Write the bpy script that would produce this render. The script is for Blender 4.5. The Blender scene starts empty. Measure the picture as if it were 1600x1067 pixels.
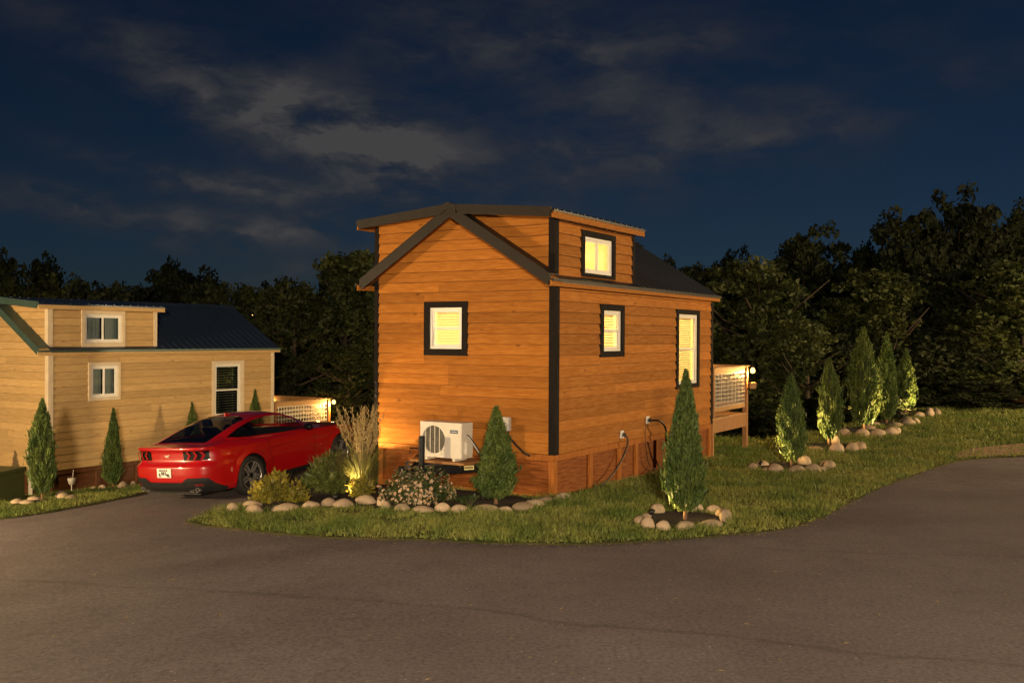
import bpy, bmesh, math, random
import numpy as np
from mathutils import Vector, Matrix, Euler
from mathutils.geometry import delaunay_2d_cdt

SC = bpy.context.scene
COL = SC.collection
R = math.radians
rng = np.random.default_rng(7)
random.seed(7)

# ------------------------------------------------------------------ camera
cam = bpy.data.cameras.new('camera'); cam_ob = bpy.data.objects.new('camera', cam); COL.objects.link(cam_ob)
cam.sensor_width = 36.0; cam.lens = 36.0 * 1556 / 1600; cam.clip_start = 0.1; cam.clip_end = 600
cam_ob.location = (0, 0, 2.5626)
cam_ob.rotation_mode = 'XYZ'
cam_ob.rotation_euler = (Matrix.Rotation(math.pi / 2 - 0.0049, 3, 'X') @ Matrix.Rotation(0.0054, 3, 'Z')).to_euler()
SC.camera = cam_ob

# ------------------------------------------------------------------ exposure
SC.render.engine = 'CYCLES'
SC.view_settings.view_transform = 'Standard'; SC.view_settings.look = 'None'
SC.view_settings.exposure = 0.0; SC.view_settings.gamma = 1.0
SC.view_settings.use_curve_mapping = False
SC.cycles.use_denoising = True
SC.cycles.max_bounces = 8; SC.cycles.transparent_max_bounces = 16
SC.cycles.sample_clamp_indirect = 4.0
SC.cycles.caustics_reflective = False; SC.cycles.caustics_refractive = False

# ------------------------------------------------------------------ node helpers
def nd(nt, typ, **kw):
    n = nt.nodes.new(typ)
    for k, v in kw.items(): setattr(n, k, v)
    return n
def setin(nt, sock, v):
    if hasattr(v, 'is_output'): nt.links.new(v, sock)
    elif v is not None: sock.default_value = v
def mth(nt, op, a, b=None, c=None, clamp=False):
    n = nd(nt, 'ShaderNodeMath', operation=op, use_clamp=clamp)
    for i, v in enumerate((a, b, c)): setin(nt, n.inputs[i], v)
    return n.outputs[0]
def mixc(nt, fac, a, b, mode='MIX'):
    n = nd(nt, 'ShaderNodeMix', data_type='RGBA', blend_type=mode)
    setin(nt, n.inputs[0], fac)
    for s, v in ((n.inputs[6], a), (n.inputs[7], b)):
        setin(nt, s, v if hasattr(v, 'is_output') else (*v[:3], 1))
    return n.outputs[2]
def noise(nt, vec, scale, detail=4, rough=.55, out=0):
    n = nd(nt, 'ShaderNodeTexNoise'); setin(nt, n.inputs['Vector'], vec)
    n.inputs['Scale'].default_value = scale; n.inputs['Detail'].default_value = detail; n.inputs['Roughness'].default_value = rough
    return n.outputs[out]
def ramp(nt, fac, a, b, va=0., vb=1.):
    n = nd(nt, 'ShaderNodeMapRange', interpolation_type='SMOOTHSTEP')
    setin(nt, n.inputs[0], fac)
    for i, v in enumerate((a, b, va, vb)): n.inputs[i + 1].default_value = v
    return n.outputs[0]
def mapping(nt, vec, scale=(1, 1, 1), loc=(0, 0, 0)):
    n = nd(nt, 'ShaderNodeMapping'); setin(nt, n.inputs[0], vec)
    n.inputs['Scale'].default_value = scale; n.inputs['Location'].default_value = loc
    return n.outputs[0]

# ------------------------------------------------------------------ world: moonlit night sky with drifting clouds
w = bpy.data.worlds.new('World'); SC.world = w; w.use_nodes = True
nt = w.node_tree; bg = nt.nodes['Background']
MOON_EL, MOON_ROT = R(34), R(215)
sky = nd(nt, 'ShaderNodeTexSky', sky_type='NISHITA', sun_disc=False)
sky.sun_elevation = MOON_EL; sky.sun_rotation = MOON_ROT; sky.air_density = 1.0; sky.dust_density = .3; sky.ozone_density = 2.0
tc = nd(nt, 'ShaderNodeTexCoord'); dirv = tc.outputs['Generated']
sep = nd(nt, 'ShaderNodeSeparateXYZ'); setin(nt, sep.inputs[0], dirv)
wob = noise(nt, dirv, 5.0, 3, .5, 1)
wsep = nd(nt, 'ShaderNodeSeparateColor'); setin(nt, wsep.inputs[0], wob)
az = mth(nt, 'ADD', mth(nt, 'ARCTAN2', sep.outputs[0], sep.outputs[1]), mth(nt, 'MULTIPLY', mth(nt, 'SUBTRACT', wsep.outputs[0], .5), .16))
el = mth(nt, 'ADD', mth(nt, 'ARCSINE', sep.outputs[2]), mth(nt, 'MULTIPLY', mth(nt, 'SUBTRACT', wsep.outputs[1], .5), .10))
def cloud(a0, e0, hl, hw, slope, amp):
    c, s = math.cos(slope), math.sin(slope)
    da = mth(nt, 'SUBTRACT', az, a0); de = mth(nt, 'SUBTRACT', el, e0)
    a = mth(nt, 'DIVIDE', mth(nt, 'ADD', mth(nt, 'MULTIPLY', da, c), mth(nt, 'MULTIPLY', de, s)), hl)
    b = mth(nt, 'DIVIDE', mth(nt, 'SUBTRACT', mth(nt, 'MULTIPLY', de, c), mth(nt, 'MULTIPLY', da, s)), hw)
    q = mth(nt, 'ADD', mth(nt, 'MULTIPLY', a, a), mth(nt, 'MULTIPLY', b, b))
    return mth(nt, 'MULTIPLY', mth(nt, 'EXPONENT', mth(nt, 'MULTIPLY', q, -1.)), amp)
blobs = [(-.30, .235, .22, .040, -.30, .95), (-.145, .172, .10, .036, -.42, 1.3), (-.30, .155, .13, .013, -.16, 1.15),
         (-.37, .124, .20, .018, -.09, 1.0), (-.20, .105, .16, .016, -.06, .55), (-.22, .070, .12, .020, .0, .6),
         (-.04, .285, .16, .045, -.1, .50), (.13, .255, .26, .075, .10, .60), (.05, .165, .22, .045, .10, .58), (.30, .215, .2, .02, .1, .45)]
tot = None
for b_ in blobs:
    v = cloud(*b_); tot = v if tot is None else mth(nt, 'ADD', tot, v)
veil = mth(nt, 'MULTIPLY', ramp(nt, noise(nt, mapping(nt, dirv, (1, 1, 2.2)), 2.3, 3, .5), .45, (.75)), .07)
tot = mth(nt, 'ADD', tot, veil)
wv_ = nd(nt, 'ShaderNodeVectorMath', operation='SCALE'); setin(nt, wv_.inputs[0], noise(nt, mapping(nt, dirv, (1, 1, 2)), 11, 4, .6, 1)); wv_.inputs['Scale'].default_value = .10
wa_ = nd(nt, 'ShaderNodeVectorMath', operation='ADD'); setin(nt, wa_.inputs[0], mapping(nt, dirv, (1, 1, 2.6))); setin(nt, wa_.inputs[1], wv_.outputs[0])
cn = noise(nt, wa_.outputs[0], 8.0, 8, .58)
cn2 = noise(nt, mapping(nt, dirv, (1, 1, 3.0)), 26, 5, .6)
cmask = mth(nt, 'MULTIPLY', tot, mth(nt, 'ADD', ramp(nt, cn, .26, .72, .02, 1.25), mth(nt, 'MULTIPLY', mth(nt, 'SUBTRACT', cn2, .5), .35)))
cmask = mth(nt, 'MULTIPLY', cmask, .78, clamp=True)
deep = mixc(nt, 1.0, sky.outputs[0], (.42, .70, 1.12), 'MULTIPLY')
cloudcol = (.240, .230, .238)
skymul = nd(nt, 'ShaderNodeVectorMath', operation='SCALE'); setin(nt, skymul.inputs[0], deep); skymul.inputs['Scale'].default_value = .036
cloudcol = mixc(nt, mth(nt, 'POWER', cmask, 1.6), (.150, .158, .182), (.36, .35, .365))
skycol = mixc(nt, cmask, skymul.outputs[0], cloudcol)
setin(nt, bg.inputs['Color'], skycol); bg.inputs['Strength'].default_value = .15

sun = bpy.data.lights.new('moon', 'SUN'); sun_ob = bpy.data.objects.new('moon', sun); COL.objects.link(sun_ob)
sun.energy = .035; sun.angle = R(.6); sun.color = (.75, .85, 1.0)
mdir = Vector((math.sin(MOON_ROT) * math.cos(MOON_EL), math.cos(MOON_ROT) * math.cos(MOON_EL), math.sin(MOON_EL)))
sun_ob.rotation_euler = mdir.to_track_quat('Z', 'Y').to_euler()

# ------------------------------------------------------------------ mesh helpers
def make_mesh(name, V, F, smooth=False):
    me = bpy.data.meshes.new(name)
    V = np.asarray(V, dtype=np.float32).reshape(-1, 3)
    if isinstance(F, np.ndarray):
        n, k = F.shape
        me.vertices.add(len(V)); me.vertices.foreach_set('co', V.ravel())
        me.loops.add(n * k); me.loops.foreach_set('vertex_index', F.astype(np.int32).ravel())
        me.polygons.add(n); me.polygons.foreach_set('loop_start', np.arange(0, n * k, k, dtype=np.int32))
        me.update(calc_edges=True)
    else:
        me.from_pydata(V.tolist(), [], F); me.update()
    if smooth: me.polygons.foreach_set('use_smooth', np.ones(len(me.polygons), dtype=bool))
    return me
def ob(name, me, mat=None, parent=None, loc=(0, 0, 0), rot=(0, 0, 0), **props):
    o = bpy.data.objects.new(name, me); COL.objects.link(o)
    if mat is not None and me is not None and len(me.materials) == 0: me.materials.append(mat)
    o.location = loc; o.rotation_euler = rot
    if parent is not None: o.parent = parent
    for k, v in props.items(): o[k] = v
    return o
def tag(o, label, category, group=None):
    o['label'] = label; o['category'] = category
    if group: o['group'] = group
    return o
def thing(name, label, category, loc=(0, 0, 0), rot=(0, 0, 0), group=None):
    return tag(ob(name, None, loc=loc, rot=rot), label, category, group)
class MB:
    def __init__(s): s.v = []; s.f = []
    def add(s, V, F):
        k = len(s.v); s.v += [tuple(map(float, p)) for p in V]; s.f += [tuple(i + k for i in f) for f in F]; return s
    def box(s, x0, x1, y0, y1, z0, z1):
        return s.add([(x0, y0, z0), (x1, y0, z0), (x1, y1, z0), (x0, y1, z0), (x0, y0, z1), (x1, y0, z1), (x1, y1, z1), (x0, y1, z1)],
                     [(0, 3, 2, 1), (4, 5, 6, 7), (0, 1, 5, 4), (1, 2, 6, 5), (2, 3, 7, 6), (3, 0, 4, 7)])
    def hexa(s, P): return s.add(P, [(0, 3, 2, 1), (4, 5, 6, 7), (0, 1, 5, 4), (1, 2, 6, 5), (2, 3, 7, 6), (3, 0, 4, 7)])
    def prism(s, poly, axis, a0, a1):
        # poly: 2-D points; axis 'y' -> poly is (x,z), 'x' -> (y,z), 'z' -> (x,y)
        def p3(p, a): return (p[0], a, p[1]) if axis == 'y' else (a, p[0], p[1]) if axis == 'x' else (p[0], p[1], a)
        n = len(poly)
        return s.add([p3(p, a0) for p in poly] + [p3(p, a1) for p in poly],
                     [tuple(range(n)), tuple(range(2 * n - 1, n - 1, -1))] + [(i, (i + 1) % n + 0, (i + 1) % n + n, i + n) for i in range(n)])
    def tube(s, pts, r, n=8, cap=True):
        pts = [Vector(p) for p in pts]; rs = r if isinstance(r, (list, tuple)) else [r] * len(pts)
        V = []; up = Vector((0, 0, 1))
        for i, p in enumerate(pts):
            t = (pts[min(i + 1, len(pts) - 1)] - pts[max(i - 1, 0)]).normalized()
            a = t.cross(up if abs(t.z) < .95 else Vector((1, 0, 0))).normalized(); b = t.cross(a)
            V += [p + (a * math.cos(k * 2 * math.pi / n) + b * math.sin(k * 2 * math.pi / n)) * rs[i] for k in range(n)]
        F = [(i * n + k, i * n + (k + 1) % n, (i + 1) * n + (k + 1) % n, (i + 1) * n + k) for i in range(len(pts) - 1) for k in range(n)]
        if cap: F += [tuple(range(n - 1, -1, -1)), tuple(range((len(pts) - 1) * n, len(pts) * n))]
        return s.add(V, F)
    def lathe(s, prof, n=32, axis='z', c=(0, 0, 0)):
        V = []
        for r, h in prof:
            for k in range(n):
                a = 2 * math.pi * k / n; x, y = r * math.cos(a), r * math.sin(a)
                V.append((x + c[0], y + c[1], h + c[2]) if axis == 'z' else (x + c[0], h + c[1], y + c[2]))
        m = len(prof)
        return s.add(V, [(i * n + k, i * n + (k + 1) % n, (i + 1) * n + (k + 1) % n, (i + 1) * n + k) for i in range(m - 1) for k in range(n)])
    def mesh(s, name, smooth=False): return make_mesh(name, s.v, s.f, smooth)
    def build(s, name, mat, parent=None, loc=(0, 0, 0), rot=(0, 0, 0), smooth=False, **props):
        return ob(name, s.mesh(name, smooth), mat, parent, loc, rot, **props)
def bevel(o, wd=.006, seg=2):
    m = o.modifiers.new('bevel', 'BEVEL'); m.width = wd; m.segments = seg; m.limit_method = 'ANGLE'; return o
def text_mesh(txt, size, depth=.004):
    cu = bpy.data.curves.new('glyph', 'FONT'); cu.body = txt; cu.size = size; cu.extrude = depth; cu.align_x = 'CENTER'; cu.align_y = 'CENTER'
    o = bpy.data.objects.new('glyph', cu); COL.objects.link(o)
    dg = bpy.context.evaluated_depsgraph_get(); me = bpy.data.meshes.new_from_object(o.evaluated_get(dg))
    bpy.data.objects.remove(o); bpy.data.curves.remove(cu); return me

# ------------------------------------------------------------------ materials
def base_mat(name, color=(.5, .5, .5), rough=.6, metal=0., spec=.5, coat=0.):
    m = bpy.data.materials.new(name); m.use_nodes = True
    b = m.node_tree.nodes['Principled BSDF']
    b.inputs['Base Color'].default_value = (*color, 1); b.inputs['Roughness'].default_value = rough
    b.inputs['Metallic'].default_value = metal; b.inputs['Specular IOR Level'].default_value = spec
    b.inputs['Coat Weight'].default_value = coat; b.inputs['Coat Roughness'].default_value = .04
    return m, m.node_tree, b
def coords(nt, rnd=0.):
    t = nd(nt, 'ShaderNodeTexCoord').outputs['Object']
    if rnd:
        r = nd(nt, 'ShaderNodeObjectInfo').outputs['Random']
        o = nd(nt, 'ShaderNodeCombineXYZ')
        for i, k in enumerate((1., .37, .73)): setin(nt, o.inputs[i], mth(nt, 'MULTIPLY', r, rnd * k))
        a = nd(nt, 'ShaderNodeVectorMath', operation='ADD'); setin(nt, a.inputs[0], t); setin(nt, a.inputs[1], o.outputs[0])
        return a.outputs[0], r
    return t
def bump(nt, b, h, strength=.3, dist=.01):
    n = nd(nt, 'ShaderNodeBump'); n.inputs['Strength'].default_value = strength; n.inputs['Distance'].default_value = dist
    setin(nt, n.inputs['Height'], h); nt.links.new(n.outputs[0], b.inputs['Normal'])
def noisy(name, c1, c2, scale=8, rough=.7, bmp=.2, metal=0., spec=.4, rnd=0., dist=.01, stretch=(1, 1, 1)):
    m, nt, b = base_mat(name, c1, rough, metal, spec)
    v = coords(nt, 40)[0] if rnd else coords(nt)
    v = mapping(nt, v, stretch)
    f = ramp(nt, noise(nt, v, scale, 6, .6), .3, .7)
    c = mixc(nt, f, c1, c2)
    if rnd:
        r = nd(nt, 'ShaderNodeObjectInfo').outputs['Random']
        c = mixc(nt, 1.0, c, mixc(nt, r, (1 - rnd,) * 3, (1 + rnd,) * 3), 'MULTIPLY')
    setin(nt, b.inputs['Base Color'], c)
    if bmp: bump(nt, b, noise(nt, v, scale * 4, 5, .6), bmp, dist)
    return m
def wood(name, light, dark, knot, rough=.55, spec=.35, along='x', var=.16):
    m, nt, b = base_mat(name, light, rough, 0, spec)
    v, r = coords(nt, 60)
    st = {'x': (.9, 9, 9), 'y': (9, .9, 9), 'z': (9, 9, .9)}[along]
    g = noise(nt, mapping(nt, v, st), 4.0, 6, .65)
    g2 = noise(nt, mapping(nt, v, tuple(k * 3.2 for k in st)), 6.0, 4, .6)
    blot = noise(nt, v, 1.3, 4, .6)
    c = mixc(nt, ramp(nt, g, .34, .68), dark, light)
    c = mixc(nt, mth(nt, 'MULTIPLY', ramp(nt, g2, .5, .75), .18), c, dark)
    c = mixc(nt, mth(nt, 'MULTIPLY', ramp(nt, blot, .5, .78), .45), c, dark)
    vo = nd(nt, 'ShaderNodeTexVoronoi'); setin(nt, vo.inputs['Vector'], mapping(nt, v, {'x': (1.6, 3.4, 3.4), 'y': (3.4, 1.6, 3.4), 'z': (3.4, 3.4, 1.6)}[along])); vo.inputs['Scale'].default_value = 1.0
    kn = ramp(nt, mth(nt, 'ADD', vo.outputs['Distance'], mth(nt, 'MULTIPLY', g2, .06)), .055, .15, 1., 0.)
    c = mixc(nt, mth(nt, 'MULTIPLY', kn, .62), c, knot)
    c = mixc(nt, 1.0, c, mixc(nt, r, (1 - var,) * 3, (1 + var * .8,) * 3), 'MULTIPLY')
    setin(nt, b.inputs['Base Color'], c)
    setin(nt, b.inputs['Roughness'], ramp(nt, g, .3, .7, rough + .12, rough - .06))
    bump(nt, b, mth(nt, 'ADD', g2, mth(nt, 'MULTIPLY', g, .7)), .25, .004)
    return m
def emis(name, color, strength):
    m = bpy.data.materials.new(name); m.use_nodes = True; nt = m.node_tree
    nt.nodes.remove(nt.nodes['Principled BSDF']); e = nd(nt, 'ShaderNodeEmission')
    e.inputs[0].default_value = (*color, 1); e.inputs[1].default_value = strength
    nt.links.new(e.outputs[0], nt.nodes['Material Output'].inputs[0]); return m
def glass(name, tint=(.9, .93, .92), refl=.12, rough=.02):
    m = bpy.data.materials.new(name); m.use_nodes = True; nt = m.node_tree
    nt.nodes.remove(nt.nodes['Principled BSDF'])
    t = nd(nt, 'ShaderNodeBsdfTransparent'); t.inputs[0].default_value = (*tint, 1)
    g = nd(nt, 'ShaderNodeBsdfGlossy'); g.inputs['Roughness'].default_value = rough
    lw = nd(nt, 'ShaderNodeLayerWeight'); lw.inputs[0].default_value = .5
    mx = nd(nt, 'ShaderNodeMixShader'); setin(nt, mx.inputs[0], mth(nt, 'MULTIPLY_ADD', mth(nt, 'POWER', lw.outputs['Facing'], 4.0), .7, refl * .4, clamp=True))
    nt.links.new(t.outputs[0], mx.inputs[1]); nt.links.new(g.outputs[0], mx.inputs[2])
    nt.links.new(mx.outputs[0], nt.nodes['Material Output'].inputs[0]); return m
def leafmat(name, c1, c2, scale=1.5, trans=.25, rough=.6, rnd=.15, tint=None):
    m, nt, b = base_mat(name, c1, rough, 0, .3)
    v, r = coords(nt, 30)
    f = ramp(nt, noise(nt, v, scale, 4, .6), .32, .68)
    fine = noise(nt, v, scale * 14, 2, .5)
    c = mixc(nt, f, c1, c2)
    c = mixc(nt, 1.0, c, mixc(nt, ramp(nt, fine, .3, .7), (.45,) * 3, (1.6,) * 3), 'MULTIPLY')
    c = mixc(nt, 1.0, c, mixc(nt, r, (1 - rnd,) * 3, (1 + rnd,) * 3), 'MULTIPLY')
    setin(nt, b.inputs['Base Color'], c)
    if trans:
        tr = nd(nt, 'ShaderNodeBsdfTranslucent'); setin(nt, tr.inputs[0], c)
        mx = nd(nt, 'ShaderNodeMixShader'); mx.inputs[0].default_value = trans
        nt.links.new(b.outputs[0], mx.inputs[1]); nt.links.new(tr.outputs[0], mx.inputs[2])
        nt.links.new(mx.outputs[0], nt.nodes['Material Output'].inputs[0])
    return m
M = {}
M['siding'] = wood('stained_cedar_siding', (.40, .155, .027), (.30, .106, .016), (.08, .022, .006), rough=.72, spec=.14, var=.22)
M['sheath'] = noisy('dark_sheathing_gap', (.035, .016, .007), (.028, .012, .006), 8, .9, 0)
M['siding_v'] = wood('stained_cedar_trim', (.43, .165, .045), (.31, .105, .026), (.12, .038, .012), along='z')
M['skirt'] = wood('stained_plywood', (.28, .088, .018), (.15, .043, .009), (.10, .03, .01), rough=.7, spec=.15, along='x', var=.08)
M['batten'] = wood('stained_batten', (.38, .135, .026), (.27, .088, .016), (.10, .03, .01), rough=.72, spec=.14, along='z', var=.1)
M['tan'] = wood('tan_pine_siding', (.56, .375, .17), (.46, .295, .125), (.27, .16, .07), rough=.72, spec=.14, along='x', var=.14)
M['tan_trim'] = noisy('cream_trim_paint', (.66, .54, .38), (.60, .48, .33), 6, .6, .1)
M['tan_skirt'] = wood('dark_red_skirting', (.14, .055, .02), (.09, .032, .012), (.04, .015, .008))
M['dark_trim'] = wood('espresso_trim', (.0145, .0110, .0095), (.011, .0088, .008), (.007, .006, .0055), rough=.8, spec=.12, along='z', var=.1)
M['deck'] = wood('deck_pine', (.45, .26, .10), (.36, .19, .07), (.14, .06, .02), along='x')
M['deck_v'] = wood('deck_post_pine', (.36, .17, .06), (.27, .12, .04), (.12, .05, .02), along='z')
M['roof_dark'] = noisy('black_metal_roof', (.020, .020, .022), (.028, .027, .028), 3, .42, .03, metal=.3, spec=.5)
M['roof_trim'] = noisy('bronze_metal_trim', (.020, .0145, .0115), (.016, .012, .010), 5, .55, .03, metal=.0, spec=.25)
M['roof_green'] = noisy('green_metal_trim', (.07, .12, .10), (.06, .10, .085), 5, .4, .03, metal=.3)
M['roof_blue'] = noisy('dark_slate_metal_roof', (.022, .036, .070), (.028, .044, .080), 3, .30, .03, metal=.3)  # dark metal, with the sky's blue reflection partly painted into the base colour
M['white'] = noisy('white_vinyl', (.74, .71, .66), (.68, .65, .60), 6, .45, .03)
M['interior'] = wood('interior_pine', (.82, .72, .52), (.74, .62, .42), (.5, .38, .2), along='y', var=.02)
M['dark_inside'] = noisy('unlit_interior', (.045, .042, .038), (.03, .028, .026), 3, .9, 0)
M['glass'] = glass('window_glass')
M['glass_dark'] = glass('dark_window_glass', (.75, .8, .8), .2)
m_, nt_, b_ = base_mat('blind_slat', (.80, .76, .66), .5)
tr_ = nd(nt_, 'ShaderNodeBsdfTranslucent'); tr_.inputs[0].default_value = (.80, .70, .50, 1); mx_ = nd(nt_, 'ShaderNodeMixShader'); mx_.inputs[0].default_value = .5
nt_.links.new(b_.outputs[0], mx_.inputs[1]); nt_.links.new(tr_.outputs[0], mx_.inputs[2]); nt_.links.new(mx_.outputs[0], nt_.nodes['Material Output'].inputs[0])
M['blind'] = m_
M['curtain'] = noisy('grey_curtain', (.62, .60, .55), (.48, .47, .44), 5, .9, .1, stretch=(14, 1, .4))
M['soil'] = noisy('dark_mulch', (.020, .013, .009), (.045, .028, .018), 22, .95, 1.0, dist=.05)
M['stone'] = noisy('tan_river_stone', (.47, .35, .235), (.38, .275, .18), 5, .75, .35, rnd=.34, dist=.02)
M['trunk'] = noisy('bark', (.045, .032, .022), (.070, .048, .032), 14, .9, .8, stretch=(1, 1, .25), dist=.02)
M['trunk_tan'] = noisy('reddish_bark', (.22, .12, .06), (.15, .08, .04), 20, .9, .6, stretch=(1, 1, .2), dist=.01)
M['grass'] = leafmat('lawn_grass', (.105, .155, .030), (.25, .255, .065), 1.2, .3, .55, 0)
M['arbor'] = leafmat('arborvitae_foliage', (.050, .085, .020), (.100, .135, .030), 3.5, .2, .6, .12)
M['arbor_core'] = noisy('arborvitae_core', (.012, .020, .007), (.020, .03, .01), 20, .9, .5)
M['tree_leaf'] = leafmat('woodland_leaf', (.030, .042, .012), (.064, .074, .020), .30, .25, .6, .25)
M['tree_leaf_dark'] = leafmat('unlit_woodland_leaf', (.017, .024, .009), (.032, .039, .014), .22, .2, .7, .2)  # darker copy of the woodland leaf: lack of light put into the colour
M['yellow_leaf'] = leafmat('golden_shrub_leaf', (.30, .24, .035), (.14, .14, .025), 3, .3, .5, .05)
M['shrub_leaf'] = leafmat('green_shrub_leaf', (.07, .10, .025), (.13, .14, .035), 3, .25, .5, .05)
M['dark_leaf'] = leafmat('flower_shrub_leaf', (.035, .055, .018), (.075, .09, .025), 4, .2, .5, .05)
M['blade'] = leafmat('ornamental_grass_blade', (.13, .155, .045), (.21, .20, .07), 3, .3, .6, .05)
M['plume'] = leafmat('feather_grass_plume', (.46, .35, .17), (.34, .26, .11), 6, .3, .8, .05)
M['petal'] = leafmat('pale_pink_petal', (.70, .54, .38), (.60, .37, .22), 9, .3, .6, .0)
M['asph'] = None
M['black_metal'] = noisy('black_steel', (.012, .012, .013), (.02, .02, .02), 8, .35, .05, metal=.2)
M['ac_white'] = noisy('beige_white_enamel', (.70, .64, .55), (.65, .59, .50), 4, .45, .02)
M['ac_dark'] = noisy('fan_cavity', (.075, .068, .052), (.12, .105, .08), 9, .7, 0)
M['ac_grill'] = noisy('fan_guard_wire', (.36, .33, .27), (.30, .27, .22), 9, .5, 0)
M['badge_blue'] = base_mat('navy_badge', (.03, .07, .14), .4)[0]
M['sticker_yellow'] = base_mat('yellow_sticker', (.72, .60, .25), .5)[0]
M['sticker_white'] = base_mat('white_sticker', (.75, .72, .66), .5)[0]
M['ink'] = base_mat('black_ink', (.012, .012, .014), .5)[0]
M['grey_box'] = noisy('grey_enclosure', (.50, .47, .42), (.44, .41, .37), 6, .5, .05)
M['cable'] = base_mat('black_cable', (.012, .010, .010), .45)[0]
M['wire'] = base_mat('brown_wire', (.10, .035, .018), .5)[0]
M['mesh_wire'] = noisy('galvanised_wire', (.62, .56, .46), (.52, .47, .38), 10, .45, 0, metal=.2)
M['lattice'] = noisy('white_lattice', (.74, .66, .50), (.66, .58, .43), 10, .6, .05)
M['bulb'] = emis('lit_bulb', (1.0, .58, .16), 4.5)
M['lens'] = emis('lit_spot_lens', (1.0, .72, .28), 40)
M['util_green'] = noisy('utility_green_paint', (.085, .095, .030), (.07, .08, .026), 5, .5, .05)

# asphalt with worn patches, aggregate and two tar joints
m, nt, b = base_mat('worn_asphalt', (.06, .052, .048), .82, 0, .35)
v = coords(nt)
big = noise(nt, v, .35, 4, .6); mid = noise(nt, v, 2.2, 5, .6); fine = noise(nt, v, 24, 5, .8); grit = noise(nt, v, 140, 2, .6)
c = mixc(nt, ramp(nt, big, .35, .65), (.138, .112, .115), (.175, .146, .150))
c = mixc(nt, mth(nt, 'MULTIPLY', ramp(nt, mid, .45, .75), .35), c, (.100, .082, .084))
c = mixc(nt, 1.0, c, mixc(nt, ramp(nt, fine, .3, .7), (.58,) * 3, (1.42,) * 3), 'MULTIPLY')
gv = nd(nt, 'ShaderNodeTexVoronoi'); setin(nt, gv.inputs['Vector'], v); gv.inputs['Scale'].default_value = 9.0
gs = nd(nt, 'ShaderNodeSeparateColor'); setin(nt, gs.inputs[0], gv.outputs['Color'])
speck = mth(nt, 'MULTIPLY', ramp(nt, gv.outputs['Distance'], .06, .12, 1., 0.), ramp(nt, gs.outputs[0], .80, .86))
c = mixc(nt, mth(nt, 'MULTIPLY', ramp(nt, grit, .64, .76), .6), c, (.30, .26, .235))
c = mixc(nt, mth(nt, 'MULTIPLY', speck, .8), c, (.50, .44, .38))
sp = nd(nt, 'ShaderNodeSeparateXYZ'); setin(nt, sp.inputs[0], v)
wv = mth(nt, 'MULTIPLY', mth(nt, 'SUBTRACT', noise(nt, v, .9, 4, .6), .5), .5)
def joint(a, b_, c_, x0, x1, wd):
    # |y - (a + b x + c x^2)| < wd between x0 and x1
    yy = mth(nt, 'ADD', mth(nt, 'MULTIPLY_ADD', sp.outputs[0], b_, a), mth(nt, 'MULTIPLY', mth(nt, 'MULTIPLY', sp.outputs[0], sp.outputs[0]), c_))
    d = mth(nt, 'ABSOLUTE', mth(nt, 'SUBTRACT', mth(nt, 'ADD', sp.outputs[1], wv), yy))
    k = mth(nt, 'MULTIPLY', ramp(nt, d, wd * .25, wd, 1., 0.), ramp(nt, mid, .3, .6, .35, 1.))
    return mth(nt, 'MULTIPLY', k, mth(nt, 'MULTIPLY', ramp(nt, sp.outputs[0], x0 - .4, x0 + .4), ramp(nt, sp.outputs[0], x1 - .4, x1 + .4, 1., 0.)))
jm = mth(nt, 'MAXIMUM', joint(9.15, -.38, .012, -9, 8, .075), joint(12.45, -.115, .0, 2.4, 9, .05))
spots_n = noise(nt, mapping(nt, v, (1, 2.2, 1)), 1.1, 3, .5)
jm = mth(nt, 'MAXIMUM', jm, mth(nt, 'MULTIPLY', ramp(nt, spots_n, .68, .72), .35))
c = mixc(nt, mth(nt, 'MULTIPLY', jm, .36), c, (.05, .04, .038))
setin(nt, b.inputs['Base Color'], c)
setin(nt, b.inputs['Roughness'], ramp(nt, mid, .3, .7, .72, .88))
bump(nt, b, mth(nt, 'ADD', fine, mth(nt, 'MULTIPLY', grit, .6)), .55, .012)
M['asph'] = m
# lawn soil and woodland floor
m, nt, b = base_mat('lawn_soil', (.05, .05, .02), .95, 0, .2)
v = coords(nt)
c = mixc(nt, ramp(nt, noise(nt, v, .8, 5, .6), .35, .65), (.040, .045, .014), (.075, .065, .026))
c = mixc(nt, ramp(nt, noise(nt, v, 2.4, 4, .6), .58, .74), c, (.105, .070, .035))
c = mixc(nt, 1.0, c, mixc(nt, noise(nt, v, 30, 3, .6), (.5,) * 3, (1.5,) * 3), 'MULTIPLY')
setin(nt, b.inputs['Base Color'], c); bump(nt, b, noise(nt, v, 18, 5, .7), .9, .05)
M['lawn'] = m
M['floor'] = noisy('woodland_floor', (.022, .022, .010), (.035, .030, .014), 1.5, .95, .6, dist=.1)
M['dirt'] = noisy('bare_straw_dirt', (.36, .23, .12), (.20, .135, .065), 3.5, .95, .8, dist=.04)

# ------------------------------------------------------------------ terrain
XT = ([-60, -14, -10.4, -6.2, -4.6, -3.4, -1.2, 60], [-2.5, -.95, -.67, -.36, -.25, -.14, 0, 0])
ET = ([-60, -12, -6, 0, 5.3, 6.6, 9.8, 15.2, 19, 60], [37, 35, 34, 29, 26.6, 26.0, 29.8, 37.9, 37.2, 37])
def sstep(a, b, x):
    t = np.clip((x - a) / (b - a), 0, 1); return t * t * (3 - 2 * t)
def zg(x, y):
    x = np.asarray(x, float); y = np.asarray(y, float)
    z = np.interp(x, *XT) - .1 * np.clip(y - 18.4, 0, 20) * sstep(-5, -8.5, x) - .1 * sstep(16, 22, y) * sstep(-3, 0, x)
    d = np.clip(y - np.interp(x, *ET), 0, None)
    z = z - 7 * (1 - np.exp(-d * d / (30 + 9 * d) * .9))
    return z + np.clip(y - 62, 0, 200) * .03
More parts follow.
